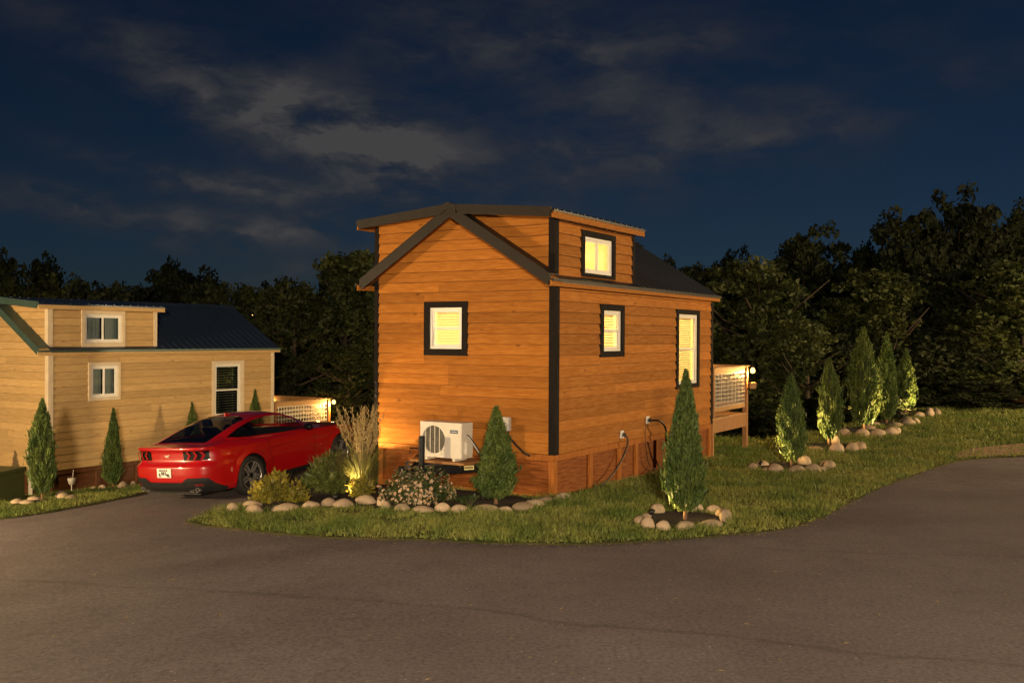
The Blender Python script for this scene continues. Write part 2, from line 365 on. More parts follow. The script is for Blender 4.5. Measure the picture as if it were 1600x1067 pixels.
def zgf(x, y): return float(zg(x, y))
xs = np.unique(np.r_[np.arange(-160, -40, 6), np.arange(-40, 40, .8), np.arange(40, 161, 6)]); ys = np.unique(np.r_[np.arange(-60, -4, 6), np.arange(-4, 64, .8), np.arange(64, 260, 6)])
GX, GY = np.meshgrid(xs, ys, indexing='ij')
V = np.stack([GX, GY, zg(GX, GY) - .05], -1).reshape(-1, 3)
i, j = np.meshgrid(np.arange(len(xs) - 1), np.arange(len(ys) - 1), indexing='ij'); k = (i * len(ys) + j).ravel(); n_ = len(ys)
ob('ground', make_mesh('ground', V, np.stack([k, k + n_, k + n_ + 1, k + 1], 1), True), M['floor'], kind='structure')

def smooth_loop(P, it=2):
    for _ in range(it):
        Q = []
        for a, b in zip(P, P[1:] + P[:1]):
            Q += [(a[0] * .75 + b[0] * .25, a[1] * .75 + b[1] * .25), (a[0] * .25 + b[0] * .75, a[1] * .25 + b[1] * .75)]
        P = Q
    return P
def inpoly(P, x, y):
    P = np.asarray(P); r = np.zeros(len(x), bool)
    for (x0, y0), (x1, y1) in zip(P, np.roll(P, -1, 0)):
        c = ((y0 > y) != (y1 > y)) & (x < (x1 - x0) * (y - y0) / ((y1 - y0) if y1 != y0 else 1e-9) + x0); r ^= c
    return r
def densify(P, d):
    Q = []
    for a, b in zip(P, P[1:] + P[:1]):
        n = max(1, int(math.hypot(b[0] - a[0], b[1] - a[1]) / d)); Q += [(a[0] + (b[0] - a[0]) * t / n, a[1] + (b[1] - a[1]) * t / n) for t in range(n)]
    return Q
def sheet(name, P, lift, mat, step=.5, skirt=0., wob=0., **props):
    P = densify(P, step * .6)
    if wob: P = [(x + random.uniform(-wob, wob), y + random.uniform(-wob, wob)) for x, y in P]
    A = np.array(P); gx, gy = np.meshgrid(np.arange(A[:, 0].min(), A[:, 0].max(), step), np.arange(A[:, 1].min(), A[:, 1].max(), step))
    gx, gy = gx.ravel(), gy.ravel(); k = inpoly(A, gx, gy)
    pts = [Vector(p) for p in P] + [Vector((a, b)) for a, b in zip(gx[k], gy[k])]
    n = len(P); vo, _, fo, *_ = delaunay_2d_cdt(pts, [], [list(range(n))], 1, 1e-4)
    V = [(p.x, p.y, zgf(p.x, p.y) + lift) for p in vo]; F = [tuple(f) for f in fo]
    if skirt:
        k = len(V); V += [(x, y, zgf(x, y) + lift) for x, y in P] + [(x, y, zgf(x, y) + lift - skirt) for x, y in P]
        F += [(k + q, k + (q + 1) % n, k + n + (q + 1) % n, k + n + q) for q in range(n)]
    return ob(name, make_mesh(name, V, F, True), mat, kind='structure', **props)
road_edge = [(-4.9, 15.05), (-4.35, 14.43), (-2.97, 13.25), (-1.44, 12.53), (-.14, 12.29), (.8, 12.21), (1.77, 12.43), (2.74, 12.85), (3.39, 13.11), (3.92, 13.49), (4.51, 14.27), (5.32, 15.57), (6.66, 17.53), (8.35, 19.95), (9.81, 21.77), (10.6, 22.25), (11.61, 22.55), (16, 23.2), (24, 24)]
isl_left = [(-3.1, 22.5), (-3.4, 20), (-3.75, 18), (-4.2, 16.6), (-4.75, 15.7)]
def finer(P, it=2):
    for _ in range(it):
        Q = [P[0]]
        for a, b in zip(P, P[1:]): Q += [(a[0] * .75 + b[0] * .25, a[1] * .75 + b[1] * .25), (a[0] * .25 + b[0] * .75, a[1] * .25 + b[1] * .75)]
        P = Q + [P[-1]]
    return P
road_edge_s = finer(road_edge)
lawn_P = road_edge_s + [(24, 36.8), (19, 36.9), (15.2, 37.6), (9.8, 29.6), (6.6, 25.9), (5.3, 26.5), (0, 28.5), (-4, 29)] + isl_left
left_edge = finer([(-12.5, 15.2), (-9.6, 16.1), (-8.51, 16.57), (-8.06, 16.75), (-7.78, 17.07), (-7.34, 17.61), (-6.85, 18.55), (-6.95, 19.6), (-7.4, 21.2), (-7.2, 23.5), (-6.2, 26)])
left_P = left_edge + [(-5.0, 33), (-14, 33), (-24, 30), (-24, 15)]
sheet('road', [(-30, -14), (24, -14), (24, 24.2), (16, 23.4), (11, 23.0), (8, 20.6), (4.5, 17), (2, 15), (-3, 16), (-3, 26), (-9, 26), (-9, 20), (-14, 17.5), (-30, 14)], 0., M['asph'], 1.0)
sheet('lawn', lawn_P, .028, M['lawn'], .30, .05, .035)
sheet('side_lawn', left_P, .028, M['lawn'], .30, .05, .035)
dirt_P = finer([(9.75, 21.85), (10.4, 23.4), (11.9, 24.6), (13.6, 25.6), (16, 26), (20, 26.3), (20, 24), (16, 23.4), (11.7, 22.75), (10.6, 22.4)])
sheet('dirt_patch', dirt_P, .034, M['dirt'], .4, 0, .04)
bed_P = [(-4.45, 15.85), (-4.2, 15.6), (-3.9, 15.35), (-3.2, 15.35), (-2.6, 15.25), (-2.1, 15.0), (-1.9, 14.7), (-1.3, 14.45), (-.6, 14.45), (0, 14.52), (.3, 14.85), (.6, 15.45), (-2.45, 17.42), (-2.7, 18.2), (-3.5, 18.4), (-4.05, 17.0)]
sheet('mulch_bed', smooth_loop(bed_P, 1), .040, M['soil'], .3, 0, .02)

# ------------------------------------------------------------------ houses
TH = .5485
EX = Vector((math.cos(TH), -math.sin(TH), 0)); EY = Vector((math.sin(TH), math.cos(TH), 0))
def hw(C, x, y, z=0.): return Vector(C) + EX * x + EY * y + Vector((0, 0, z))
W_, L_, ZS, ZE = 3.6, 7.0, .71, 3.36
RX = -W_ / 2; RZ = 4.66; SL = (RZ - 3.45) / (0.15 - RX)
board_cache = {}
def board_mesh(ln, h, mat):
    key = (round(ln, 2), round(h, 3), mat.name)
    if key not in board_cache:
        mb = MB(); g_ = min(.005, h * .3)
        mb.prism([(-.001, g_), (-.029, g_), (-.030, g_ + .006), (-.026, g_ + (h - g_) * .45), (-.007, h), (-.001, h)], 'x', 0, ln)
        me = mb.mesh('siding_board'); me.materials.append(mat); board_cache[key] = me
    return board_cache[key]
def lay_boards(wall, mat, a0, a1, z0, z1, holes, course=.1725, joints=True, top=None):
    """boards along local X of the wall object, outside face towards local -Y; holes = (a0,a1,z0,z1)"""
    z = z0
    while z < z1 - .02:
        h = min(course, z1 - z); segs = [(a0, a1, z, h)]
        for (h0, h1, q0, q1) in holes:
            nxt = []
            for (p, q, zz, hh) in segs:
                if zz < q1 - .006 and zz + hh > q0 + .006 and p < h1 and q > h0:
                    if h0 - p > .03: nxt.append((p, h0, zz, hh))
                    if q - h1 > .03: nxt.append((h1, q, zz, hh))
                    if q0 - zz > .012: nxt.append((max(p, h0) + .001, min(q, h1) - .001, zz, q0 - zz))
                    if zz + hh - q1 > .012: nxt.append((max(p, h0) + .001, min(q, h1) - .001, q1, zz + hh - q1))
                else: nxt.append((p, q, zz, hh))
            segs = nxt
        for (p, q, zz, hh) in segs:
            out = [(p, q)]
            if joints and (q - p > 4.0 or (q - p > 2.5 and random.random() < .45)):
                c = p + (q - p) * random.uniform(.35, .65); out = [(p, c - .0015), (c + .0015, q)]
            for s in out: ob('siding_board', board_mesh(s[1] - s[0], hh - .002, mat), None, wall, (s[0], 0, zz))
        z += course
def holed(mb, a0, a1, z0, z1, holes, y0, y1):
    xs_ = sorted({a0, a1, *[v for h in holes for v in h[:2]]}); zs_ = sorted({z0, z1, *[v for h in holes for v in h[2:]]})
    for p, q in zip(xs_, xs_[1:]):
        run = None
        for r, s in zip(zs_, zs_[1:]):
            inside = any(h[0] <= p and q <= h[1] and h[2] <= r and s <= h[3] for h in holes)
            if inside:
                if run: mb.box(p, q, y0, y1, *run); run = None
            else: run = (run[0] if run else r, s)
        if run: mb.box(p, q, y0, y1, *run)
    return mb
def bars(mb, w, h, t, y0, y1):
    mb.box(-w / 2, w / 2, y0, y1, h / 2 - t, h / 2); mb.box(-w / 2, w / 2, y0, y1, -h / 2, -h / 2 + t)
    mb.box(-w / 2, -w / 2 + t, y0, y1, -h / 2 + t, h / 2 - t); mb.box(w / 2 - t, w / 2, y0, y1, -h / 2 + t, h / 2 - t); return mb
def window(house, wallobj, loc, rz, white, trim, kind, trim_mat, glass_mat, cover, frame_mat, tilt=35, label=None):
    """white = (w,h); trim = margins (left,right,top,bottom) beyond the white frame"""
    w_, h_ = white; l, r, t, bt = trim
    win = bars(MB(), w_, h_, .042, -.012, .06).build('window', frame_mat, house, loc, (0, 0, rz))
    for nm, (x0, x1, z0, z1) in (('t', (-w_ / 2 - l, w_ / 2 + r, h_ / 2, h_ / 2 + t)), ('b', (-w_ / 2 - l, w_ / 2 + r, -h_ / 2 - bt, -h_ / 2)),
                                 ('l', (-w_ / 2 - l, -w_ / 2, -h_ / 2, h_ / 2)), ('r', (w_ / 2, w_ / 2 + r, -h_ / 2, h_ / 2))):
        bevel(MB().box(x0 + .001, x1 - .001, -.042, -.001, z0 + .001, z1 - .001).build('trim_board', trim_mat, win), .004, 1)
    iw, ih = w_ - .084, h_ - .084
    if kind == 'hung':
        for s, yy in ((1, .012), (-1, .028)):
            hh = ih / 2 + .012; zc = s * (ih / 2 - hh / 2)
            sa = bars(MB(), iw - .002, hh, .034, -.011, .011).build('sash', frame_mat, win, (0, yy, zc))
            MB().box(-iw / 2 + .03, iw / 2 - .03, yy - .003, yy + .003, zc - hh / 2 + .03, zc + hh / 2 - .03).build('pane', glass_mat, win)
    else:
        for s, yy in ((1, .012), (-1, .028)):
            ww = iw / 2 + .014; xc = s * (iw / 2 - ww / 2)
            bars(MB(), ww, ih - .002, .034, -.011, .011).build('sash', frame_mat, win, (xc, yy, 0))
            MB().box(xc - ww / 2 + .03, xc + ww / 2 - .03, yy - .003, yy + .003, -ih / 2 + .03, ih / 2 - .03).build('pane', glass_mat, win)
    if cover == 'blind':
        mb = MB(); pitch = .046 if tilt > 15 else .07; n = int(ih / pitch); c, s = math.cos(R(tilt)) * .023, math.sin(R(tilt)) * .023
        mb.box(-iw / 2 + .01, iw / 2 - .01, .085, .125, ih / 2 - .045, ih / 2 - .005)
        for q in range(n - 1):
            z = ih / 2 - .06 - q * pitch
            mb.hexa([(-iw / 2 + .012, .105 - c, z - s), (iw / 2 - .012, .105 - c, z - s), (iw / 2 - .012, .105 + c, z + s), (-iw / 2 + .012, .105 + c, z + s),
                     (-iw / 2 + .012, .105 - c, z - s + .002), (iw / 2 - .012, .105 - c, z - s + .002), (iw / 2 - .012, .105 + c, z + s + .002), (-iw / 2 + .012, .105 + c, z + s + .002)])
        for q in (-.3, .3): mb.box(iw * q - .002, iw * q + .002, .078, .080, -ih / 2 + .03, ih / 2 - .03)
        mb.build('blind', M['blind'], win, kind='stuff')
    elif cover == 'curtain':
        for s in (-1, 1):
            n = 15; x0 = s * iw / 2; wd = iw * (.49 if s < 0 else .36); V = []; F = []
            for q in range(n + 1):
                x = x0 - s * wd * q / n; y = .11 + .018 * math.sin(q * 1.7)
                V += [(x, y, -ih / 2), (x, y, ih / 2)]
            F = [(2 * q, 2 * q + 2, 2 * q + 3, 2 * q + 1) for q in range(n)]
            ob('curtain', make_mesh('curtain', V, F, True), M['curtain'], win)
    return win
def roof_slab(mb, s, x_out, y0, y1, th=.04, slope=None, zr=RZ):
    """slab on side s (+1 right, -1 left) from ridge to x_out (distance from ridge axis)"""
    sl = SL if slope is None else slope
    d = x_out; zo = zr - sl * d; X = RX + s * d
    P = [(RX, zr), (X, zo), (X, zo - th), (RX, zr - th)]
    return mb.prism(P, 'y', y0, y1)
def rib_mesh(d0, d1, s, sl, zr, name='rib'):
    x0, x1 = RX + s * d0, RX + s * d1; z0, z1 = zr - sl * d0, zr - sl * d1
    a = .016
    return MB().hexa([(x0, -a, z0), (x1, -a, z1), (x1, a, z1), (x0, a, z0), (x0, -a * .45, z0 + .028), (x1, -a * .45, z1 + .028), (x1, a * .45, z1 + .028), (x0, a * .45, z0 + .028)]).mesh(name)

def make_house(name, label, C, pal, wins, lit, skirt_front=True):
    root = thing(name, label, 'house', C, (0, 0, -TH))
    bm_, tm, sk = pal['board'], pal['trim'], pal['skirt']
    inner = M['interior'] if lit else M['dark_inside']
    fw = [w for w in wins if w['wall'] == 'front']; sw = [w for w in wins if w['wall'] == 'side']; dw = [w for w in wins if w['wall'] == 'dormer']
    rect = lambda w: (w['a'][0] + .004, w['a'][1] - .004, w['z'][0] + .004, w['z'][1] - .004)
    trect = lambda w: (w['a'][0] - w['t'][0], w['a'][1] + w['t'][1], w['z'][0] - w['t'][3], w['z'][1] + w['t'][2])
    # walls; each wall's own frame has X along it and -Y outwards
    front = holed(MB(), -W_, 0, ZS, 4.50, [rect(w) for w in fw], .001, .085).build('wall', inner, root)
    holed(MB(), -W_, 0, ZS, 4.50, [rect(w) for w in fw], -.0008, .0005).build('sheathing', M['sheath'], front)
    lay_boards(front, bm_, -W_ + .092, -.09, ZS, 4.50, [trect(w) for w in fw])
    side = holed(MB(), .086, L_ - .086, ZS, ZE + .12, [rect(w) for w in sw], .001, .085).build('wall', inner, root, (0, 0, 0), (0, 0, math.pi / 2))
    holed(MB(), .09, L_ - .086, ZS, ZE + .01, [rect(w) for w in sw], -.0008, .0005).build('sheathing', M['sheath'], side)
    lay_boards(side, bm_, .10, L_ - .09, ZS, ZE, [trect(w) for w in sw])
    dorm = holed(MB(), .086, 2.95, ZE + .122, 4.47, [rect(w) for w in dw], .001, .085).build('wall', inner, root, (-.02, 0, 0), (0, 0, math.pi / 2))
    holed(MB(), .09, 2.949, 3.49, 4.41, [rect(w) for w in dw], -.0008, .0005).build('sheathing', M['sheath'], dorm)
    lay_boards(dorm, bm_, .10, 2.87, 3.51, 4.40, [trect(w) for w in dw])
    MB().box(-W_ + .02, -W_ + .10, .086, 2.95, ZE + .122, 4.47).build('wall', bm_, root)
    MB().box(-W_, -W_ + .085, .086, L_ - .086, ZS, ZE + .12).build('wall', bm_, root)
    MB().prism([(-W_, ZS), (0, ZS), (0, ZE), (RX, RZ - .05), (-W_, ZE)], 'y', L_ - .085, L_).build('wall', bm_, root)
    MB().prism([(-W_ + .1, 3.40), (RX, RZ - .06), (-.1, 3.40), (-.1, 4.46), (RX, 4.60), (-W_ + .1, 4.46)], 'y', 2.90, 2.949).build('wall', bm_, root)
    MB().box(-W_ + .09, -.09, .09, L_ - .09, ZS - .06, ZS + .03).build('floor', inner, root)
    MB().prism([(-W_ + .001, 4.501), (-.001, 4.501), (RX, 4.648)], 'y', -.02, .085).build('wall', bm_, root)
    lin = inner
    MB().box(-W_ + .0855, -W_ + .10, .09, L_ - .09, ZS, ZE + .15).build('lining', lin, root)
    MB().box(-W_ + .101, -W_ + .115, .09, 2.89, ZE + .151, 4.45).build('lining', lin, root)
    MB().prism([(-W_ + .11, ZS), (-.09, ZS), (-.09, ZE), (RX, RZ - .08), (-W_ + .11, ZE)], 'y', L_ - .10, L_ - .0855).build('lining', lin, root)
    for s in (1, -1):
        MB().prism([(RX, RZ - .042), (RX + s * 1.79, RZ - SL * 1.79 - .042), (RX + s * 1.79, RZ - SL * 1.79 - .055), (RX, RZ - .055)], 'y', 2.952, L_ - .10).build('ceiling_lining', lin, root)
        MB().prism([(RX, RZ - .052), (RX + s * 1.69, 4.46), (RX + s * 1.69, 4.445), (RX, RZ - .066)], 'y', .09, 2.89).build('ceiling_lining', lin, root)
    MB().prism([(-W_ + .12, 3.42), (RX, RZ - .08), (-.12, 3.42), (-.12, 4.44), (RX, 4.57), (-W_ + .12, 4.44)], 'y', 2.880, 2.899).build('lining', lin, root)
    # corner boards
    def cb(x0, x1, y0, y1, z0, z1): return bevel(MB().box(x0, x1, y0, y1, z0, z1).build('corner_board', tm, root), .004, 1)
    cb(-.09, .034, -.034, -.001, ZS - .005, ZE + .02); cb(.001, .034, .0, .099, ZS - .005, ZE - .01)
    cb(-W_, -W_ + .092, -.034, -.001, ZS - .005, 4.42); cb(.001, .034, L_ - .09, L_ + .03, ZS - .005, ZE - .01)
    cb(-.105, .014, -.034, -.001, ZE + .125, 4.44); cb(-.019, .014, .0, .099, 3.49, 4.41); cb(-.019, .014, 2.87, 2.975, 3.49, 4.41)
    # windows
    for q in wins:
        a = sum(q['a']) / 2; z = sum(q['z']) / 2; wh = (q['a'][1] - q['a'][0], q['z'][1] - q['z'][0])
        loc = {'front': (a, 0, z), 'side': (0, a, z), 'dormer': (-.02, a, z)}[q['wall']]
        window(root, None, loc, 0 if q['wall'] == 'front' else math.pi / 2, wh, q['t'], q['kind'], q.get('tm', tm), M['glass'] if lit else M['glass_dark'], q['cover'], pal['frame'], q.get('tilt', 35))
    # roof: main slopes behind the dormers, front rakes, eave strips, dormer slopes
    rm, rt = pal['roof'], pal['roof_trim']
    for s in (1, -1):
        dd = .15 - RX
        r_ = roof_slab(MB(), s, dd, 2.951, L_ + .16).build('roof', rm, root)
        me = rib_mesh(.04, dd - .01, s, SL, RZ); me.materials.append(rm)
        y = 3.12
        while y < L_ + .12:
            ob('rib', me, None, r_, (0, y, 0)); y += .2286
        # front rake overhang with stepped metal edge and timber soffit
        roof_slab(MB(), s, dd - .06, -.30, -.036, .03, zr=RZ - .01).build('soffit', pal['eave'], root)
        X = lambda d, z: (RX + s * d, RZ - SL * d + z)
        de = dd - .06
        bevel(MB().prism([X(.0, .035), X(de, .035), X(de, -.075), X(.0, -.075)], 'y', -.330, -.301).build('rake_board', rt, root), .004, 1)
        bevel(MB().prism([X(.0, -.077), X(de - .03, -.077), X(de - .03, -.145), X(.0, -.145)], 'y', -.325, -.301).build('rake_board', rt, root), .004, 1)
        MB().prism([X(.0, .037), X(de, .037), X(de, .052), X(.0, .052)], 'y', -.336, -.036).build('rake_flashing', rt, root)
        # eave strip below the dormer and timber fascia along the eave
        e0 = dd - .25
        MB().prism([X(e0, .0), X(dd, .0), X(dd, -.04), X(e0, -.04)], 'y', -.034, 2.949).build('roof', rm, root)
        zf = RZ - SL * dd
        xa, xb = sorted((RX + s * (dd - .045), RX + s * (dd - .018)))
        MB().box(xa, xb, -.345, L_ + .165, zf - .105, zf - .012).build('fascia', pal['eave'], root)
        MB().box(min(RX + s * (dd - .05), RX + s * (W_ / 2)), max(RX + s * (dd - .05), RX + s * W_ / 2), -.3, L_ + .15, zf - .1, zf - .085).build('soffit', pal['eave'], root)
        xa, xb = sorted((RX + s * (dd - .02), RX + s * (dd + .022)))
        MB().box(xa, xb, -.352, L_ + .17, zf - .028, zf + .012).build('drip_edge', rt, root)
        # dormer slope
        ds = .085; zr2 = RZ + .025
        dr = roof_slab(MB(), s, dd + .01, -.34, 3.10, .03, ds, zr2).build('roof', rm, root)
        me = rib_mesh(.05, dd + .005, s, ds, zr2); me.materials.append(rm)
        y = -.22
        while y < 3.08:
            ob('rib', me, None, dr, (0, y, 0)); y += .2286
        Y = lambda d, z: (RX + s * d, zr2 - ds * d + z)
        bevel(MB().prism([Y(0, .03), Y(dd - .03, .03), Y(dd - .03, -.062), Y(0, -.062)], 'y', -.375, -.341).build('dormer_fascia', rt, root), .004, 1)
        bevel(MB().prism([Y(0, -.064), Y(dd - .06, -.064), Y(dd - .06, -.115), Y(0, -.115)], 'y', -.362, -.341).build('dormer_fascia', rt, root), .004, 1)
        MB().prism([Y(0, -.032), Y(dd, -.032), Y(dd, -.07), Y(0, -.07)], 'y', -.335, -.036).build('soffit', pal['eave'], root)
        zf2 = zr2 - ds * (dd + .01)
        xa, xb = sorted((RX + s * (dd - .032), RX + s * (dd - .005)))
        MB().box(xa, xb, -.335, 3.10, zf2 - .125, zf2 - .032).build('fascia', pal['eave'], root)
        MB().box(min(RX + s * (W_ / 2 - .02), RX + s * (dd - .034)), max(RX + s * (W_ / 2 - .02), RX + s * (dd - .034)), -.335, 3.09, zf2 - .06, zf2 - .045).build('soffit', pal['eave'], root)
    bevel(MB().prism([(RX - .16, RZ + .03), (RX, RZ + .085), (RX + .16, RZ + .03), (RX + .16, RZ - .10), (RX, RZ - .02), (RX - .16, RZ - .10)], 'y', -.385, -.30).build('ridge_cap', rt, root), .004, 1)
    MB().prism([(RX - .14, RZ - .05), (RX, RZ + .05), (RX + .14, RZ - .05), (RX + .12, RZ - .06), (RX, RZ + .03), (RX - .12, RZ - .06)], 'y', 3.11, L_ + .17).build('ridge_cap', rm, root)
    # skirting: recessed sheet, rails and battens
    skx0 = -W_ + .085
    sf = MB().box(skx0, -.012, .045, .06, -.25, ZS - .006).build('skirting', sk, root)
    for x0, x1, z0, z1 in ((skx0, -.001, ZS - .105, ZS - .007), (skx0, -.001, -.20, .075), (skx0, skx0 + .1, .076, ZS - .106), (-.10, -.001, .076, ZS - .106), (-1.18, -1.08, .076, ZS - .106), (-2.30, -2.20, .076, ZS - .106)):
        bevel(MB().box(x0, x1, -.004, .044, z0, z1).build('batten', pal['batten'], sf), .003, 1)
    ss_ = MB().box(.05, L_, .045, .06, -.45, ZS - .006).build('skirting', sk, root, (0, 0, 0), (0, 0, math.pi / 2))
    parts = [(.003, L_, ZS - .105, ZS - .007), (.003, L_, -.40, .02)]
    for y in (.003, 1.24, 2.37, 3.09, 4.03, 5.1, 6.1, L_ - .10): parts.append((y, y + .10, .021, ZS - .106))
    for x0, x1, z0, z1 in parts: bevel(MB().box(x0, x1, -.004, .044, z0, z1).build('batten', pal['batten'], ss_), .003, 1)
    return root
C1 = (.6707, 15.6143, 0.); C2 = (-10.513, 22.596, -1.265)
tmargin = lambda w, tr: (w[0] - tr[0], tr[1] - w[1], tr[3] - w[3], w[2] - tr[2])
def wn(wall, white, trim, kind, cover, **kw):
    return dict(wall=wall, a=white[:2], z=white[2:], t=tmargin(white, trim), kind=kind, cover=cover, **kw)
pal1 = dict(board=M['siding'], trim=M['dark_trim'], skirt=M['skirt'], batten=M['batten'], roof=M['roof_dark'], roof_trim=M['roof_trim'], eave=M['siding'], frame=M['white'])
pal2 = dict(board=M['tan'], trim=M['tan_trim'], skirt=M['tan_skirt'], batten=M['tan_skirt'], roof=M['roof_blue'], roof_trim=M['roof_green'], eave=M['tan'], frame=M['white'])
house = make_house('cabin', 'orange stained wooden tiny house with dark trim, lit windows and gable front', C1, pal1, [
    wn('front', (-2.405, -1.745, 2.35, 3.04), (-2.52, -1.63, 2.24, 3.14), 'hung', 'blind', tilt=58),
    wn('side', (1.67, 2.38, 2.32, 3.02), (1.545, 2.50, 2.22, 3.125), 'hung', 'blind', tilt=30),
    wn('side', (5.06, 6.10, 1.62, 3.03), (4.94, 6.21, 1.53, 3.126), 'hung', 'blind', tilt=35),
    wn('dormer', (.99, 2.04, 3.625, 4.225), (.865, 2.155, 3.56, 4.325), 'slider', 'blind_none')], True)
house2 = make_house('cabin', 'tan tiny house with cream trim, unlit white windows and dark blue metal roof', C2, pal2, [
    wn('side', (1.087, 1.812, 2.33, 3.08), (1.0, 1.884, 2.25, 3.17), 'slider', 'curtain'),
    wn('side', (4.846, 5.764, 1.63, 3.044), (4.736, 5.882, 1.53, 3.132), 'hung', 'blind', tilt=15),
    wn('dormer', (.93, 1.933, 3.634, 4.298), (.828, 2.025, 3.52, 4.40), 'slider', 'curtain')], False)
# interior lamps of the lit house: ceiling fixtures inside the rooms
def room_lamp(loc, watts, label):
    p = hw(C1, *loc)
    t = thing('ceiling_lamp', label, 'lamp', p)
    MB().lathe([(0, .02), (.12, .02), (.13, 0), (.11, -.05), (.05, -.08), (0, -.085)], 20).build('shade', M['white'], t)
    MB().tube([(0, 0, .02), (0, 0, .35)], .01).build('stem', M['black_metal'], t)
    l = bpy.data.lights.new('room_light', 'POINT'); l.energy = watts; l.color = (1.0, .68, .27); l.shadow_soft_size = .12
    lo = bpy.data.objects.new('room_light', l); COL.objects.link(lo); lo.parent = t; lo.location = (0, 0, -.22)
room_lamp((-1.8, 1.3, 2.75), 340, 'ceiling lamp seen as the glow behind the front window of the orange house')
room_lamp((-1.8, 5.3, 2.75), 300, 'ceiling lamp behind the tall side window of the orange house')
room_lamp((-1.5, 1.6, 4.15), 120, 'loft lamp behind the dormer window of the orange house')
MB().box(-3.4, -.35, .1, 2.88, 3.32, 3.37).build('loft_floor', M['interior'], house)

# house number on the left corner board
for q, ch in enumerate('226'):
    me = text_mesh(ch, .10); ob('house_number', me, M['ink'], house, (-W_ + .046, -.037, 1.72 - q * .105), (math.pi / 2, 0, 0))

# ------------------------------------------------------------------ decks
def make_deck(label, C, zbase, lattice_mat, wire):
    root = thing('deck', label, 'deck', C, (0, 0, -TH))
    y0, y1 = L_ + .05, 9.42
    n = 16; pitch = (y1 - y0) / n
    for q in range(n):
        MB().box(-W_ + .02, .03, y0 + q * pitch + .004, y0 + (q + 1) * pitch - .004, .765, .80).build('plank', M['deck'], root)
    MB().box(-.012, .028, y0, y1 - .001, .48, .763).build('rim_joist', M['deck_v'], root)
    MB().box(-W_ + .03, -.014, y1 - .04, y1, .48, .763).build('rim_joist', M['deck_v'], root)
    for x, y, zt in ((-.02, y1 - .05, 1.88), (-W_ + .1, y1 - .05, 1.88)):
        bevel(MB().box(x - .05, x + .055, y - .05, y + .055, zbase, zt).build('post', M['deck_v'], root), .005, 1)
    bevel(MB().box(-.05, .04, y0 - .02, y0 + .06, zbase, .76).build('post', M['deck_v'], root), .005, 1)
    MB().box(-.05, .04, y0 + .02, y0 + .09, .802, 1.88).build('post', M['deck_v'], root)
    # top rails, inner rails and wire panels on the side and the end
    bevel(MB().box(-.075, .065, y0 + .02, y1 + .04, 1.882, 1.92).build('top_rail', M['deck'], root), .004, 1)
    bevel(MB().box(-W_ + .03, -.077, y1 - .12, y1 + .03, 1.882, 1.92).build('top_rail', M['deck'], root), .004, 1)
    for z0, z1 in ((1.76, 1.88), (.93, 1.02)):
        MB().box(-.035, .0, y0 + .091, y1 - .101, z0, z1).build('rail', M['deck'], root)
        MB().box(-W_ + .16, -.071, y1 - .09, y1 - .055, z0, z1).build('rail', M['deck'], root)
    def panel(a0, a1, z0, z1, place):
        mb = MB(); pv = .085 if wire else .11; th = .005 if wire else .014
        n = int((a1 - a0) / pv); m = int((z1 - z0) / pv)
        for q in range(n + 1): place(mb, a0 + (a1 - a0) * q / n - th, a0 + (a1 - a0) * q / n + th, z0, z1, 0)
        for q in range(m + 1): place(mb, a0, a1, z0 + (z1 - z0) * q / m - th, z0 + (z1 - z0) * q / m + th, 1)
        mb.build('railing_mesh', lattice_mat, root, kind='stuff')
    panel(y0 + .1, y1 - .11, 1.03, 1.75, lambda mb, a, b, c, d, k: mb.box(-.022 + .008 * k, -.014 + .008 * k, a, b, c, d))
    panel(-W_ + .17, -.08, 1.03, 1.75, lambda mb, a, b, c, d, k: mb.box(a, b, y1 - .078 + .008 * k, y1 - .070 + .008 * k, c, d))
    return root
make_deck('raised wooden deck with wire mesh railing behind the orange house', C1, -.35, M['mesh_wire'], True)
make_deck('wooden deck with pale lattice railing beyond the red car', C2, -.5, M['lattice'], False)
def string_bulb(C, loc, label, watts):
    t = thing('string_bulb', label, 'light bulb', hw(C, *loc), group='bulbs strung along the deck rails')
    MB().lathe([(.0, .075), (.02, .075), (.022, .035), (.016, .03)], 12).build('socket', M['black_metal'], t)
    MB().lathe([(.014, .034), (.03, .012), (.036, -.012), (.028, -.036), (.0, -.048)], 14).build('bulb', M['bulb'], t, smooth=True).scale = (1.7, 1.7, 1.7)
    MB().tube([(0, 0, .075), (-.03, 0, .10), (-.06, 0, .11)], .006, 6).build('cord', M['cable'], t)
    l = bpy.data.lights.new('bulb_light', 'POINT'); l.energy = watts; l.color = (1.0, .50, .13); l.shadow_soft_size = .05
    lo = bpy.data.objects.new('bulb_light', l); COL.objects.link(lo); lo.parent = t; lo.location = (0, 0, -.07)
string_bulb(C1, (.13, 9.46, 1.80), 'glowing bulb on the outer corner post of the right deck', 240)
string_bulb(C1, (-1.05, 9.26, 1.80), 'glowing bulb inside the wire railing of the right deck', 45)
string_bulb(C2, (.13, 9.46, 1.80), 'glowing bulb on the outer corner post of the left deck', 240)
string_bulb(C2, (-.30, 9.26, 1.80), 'glowing bulb just inside the corner of the left deck', 45)
string_bulb(C2, (-2.35, 9.26, 1.86), 'small glowing bulb at the house end of the left deck rail', 15)
t = thing('planter', 'small pale bracket planter on the corner post of the right deck', 'planter', hw(C1, .12, 9.44, 1.42))
MB().prism([(-.06, .09), (.10, .09), (.08, -.06), (-.06, -.06)], 'y', -.06, .06).build('pot', M['deck'], t)
MB().tube([(-.06, 0, -.01), (-.11, 0, .06)], .01, 6).build('bracket', M['black_metal'], t)

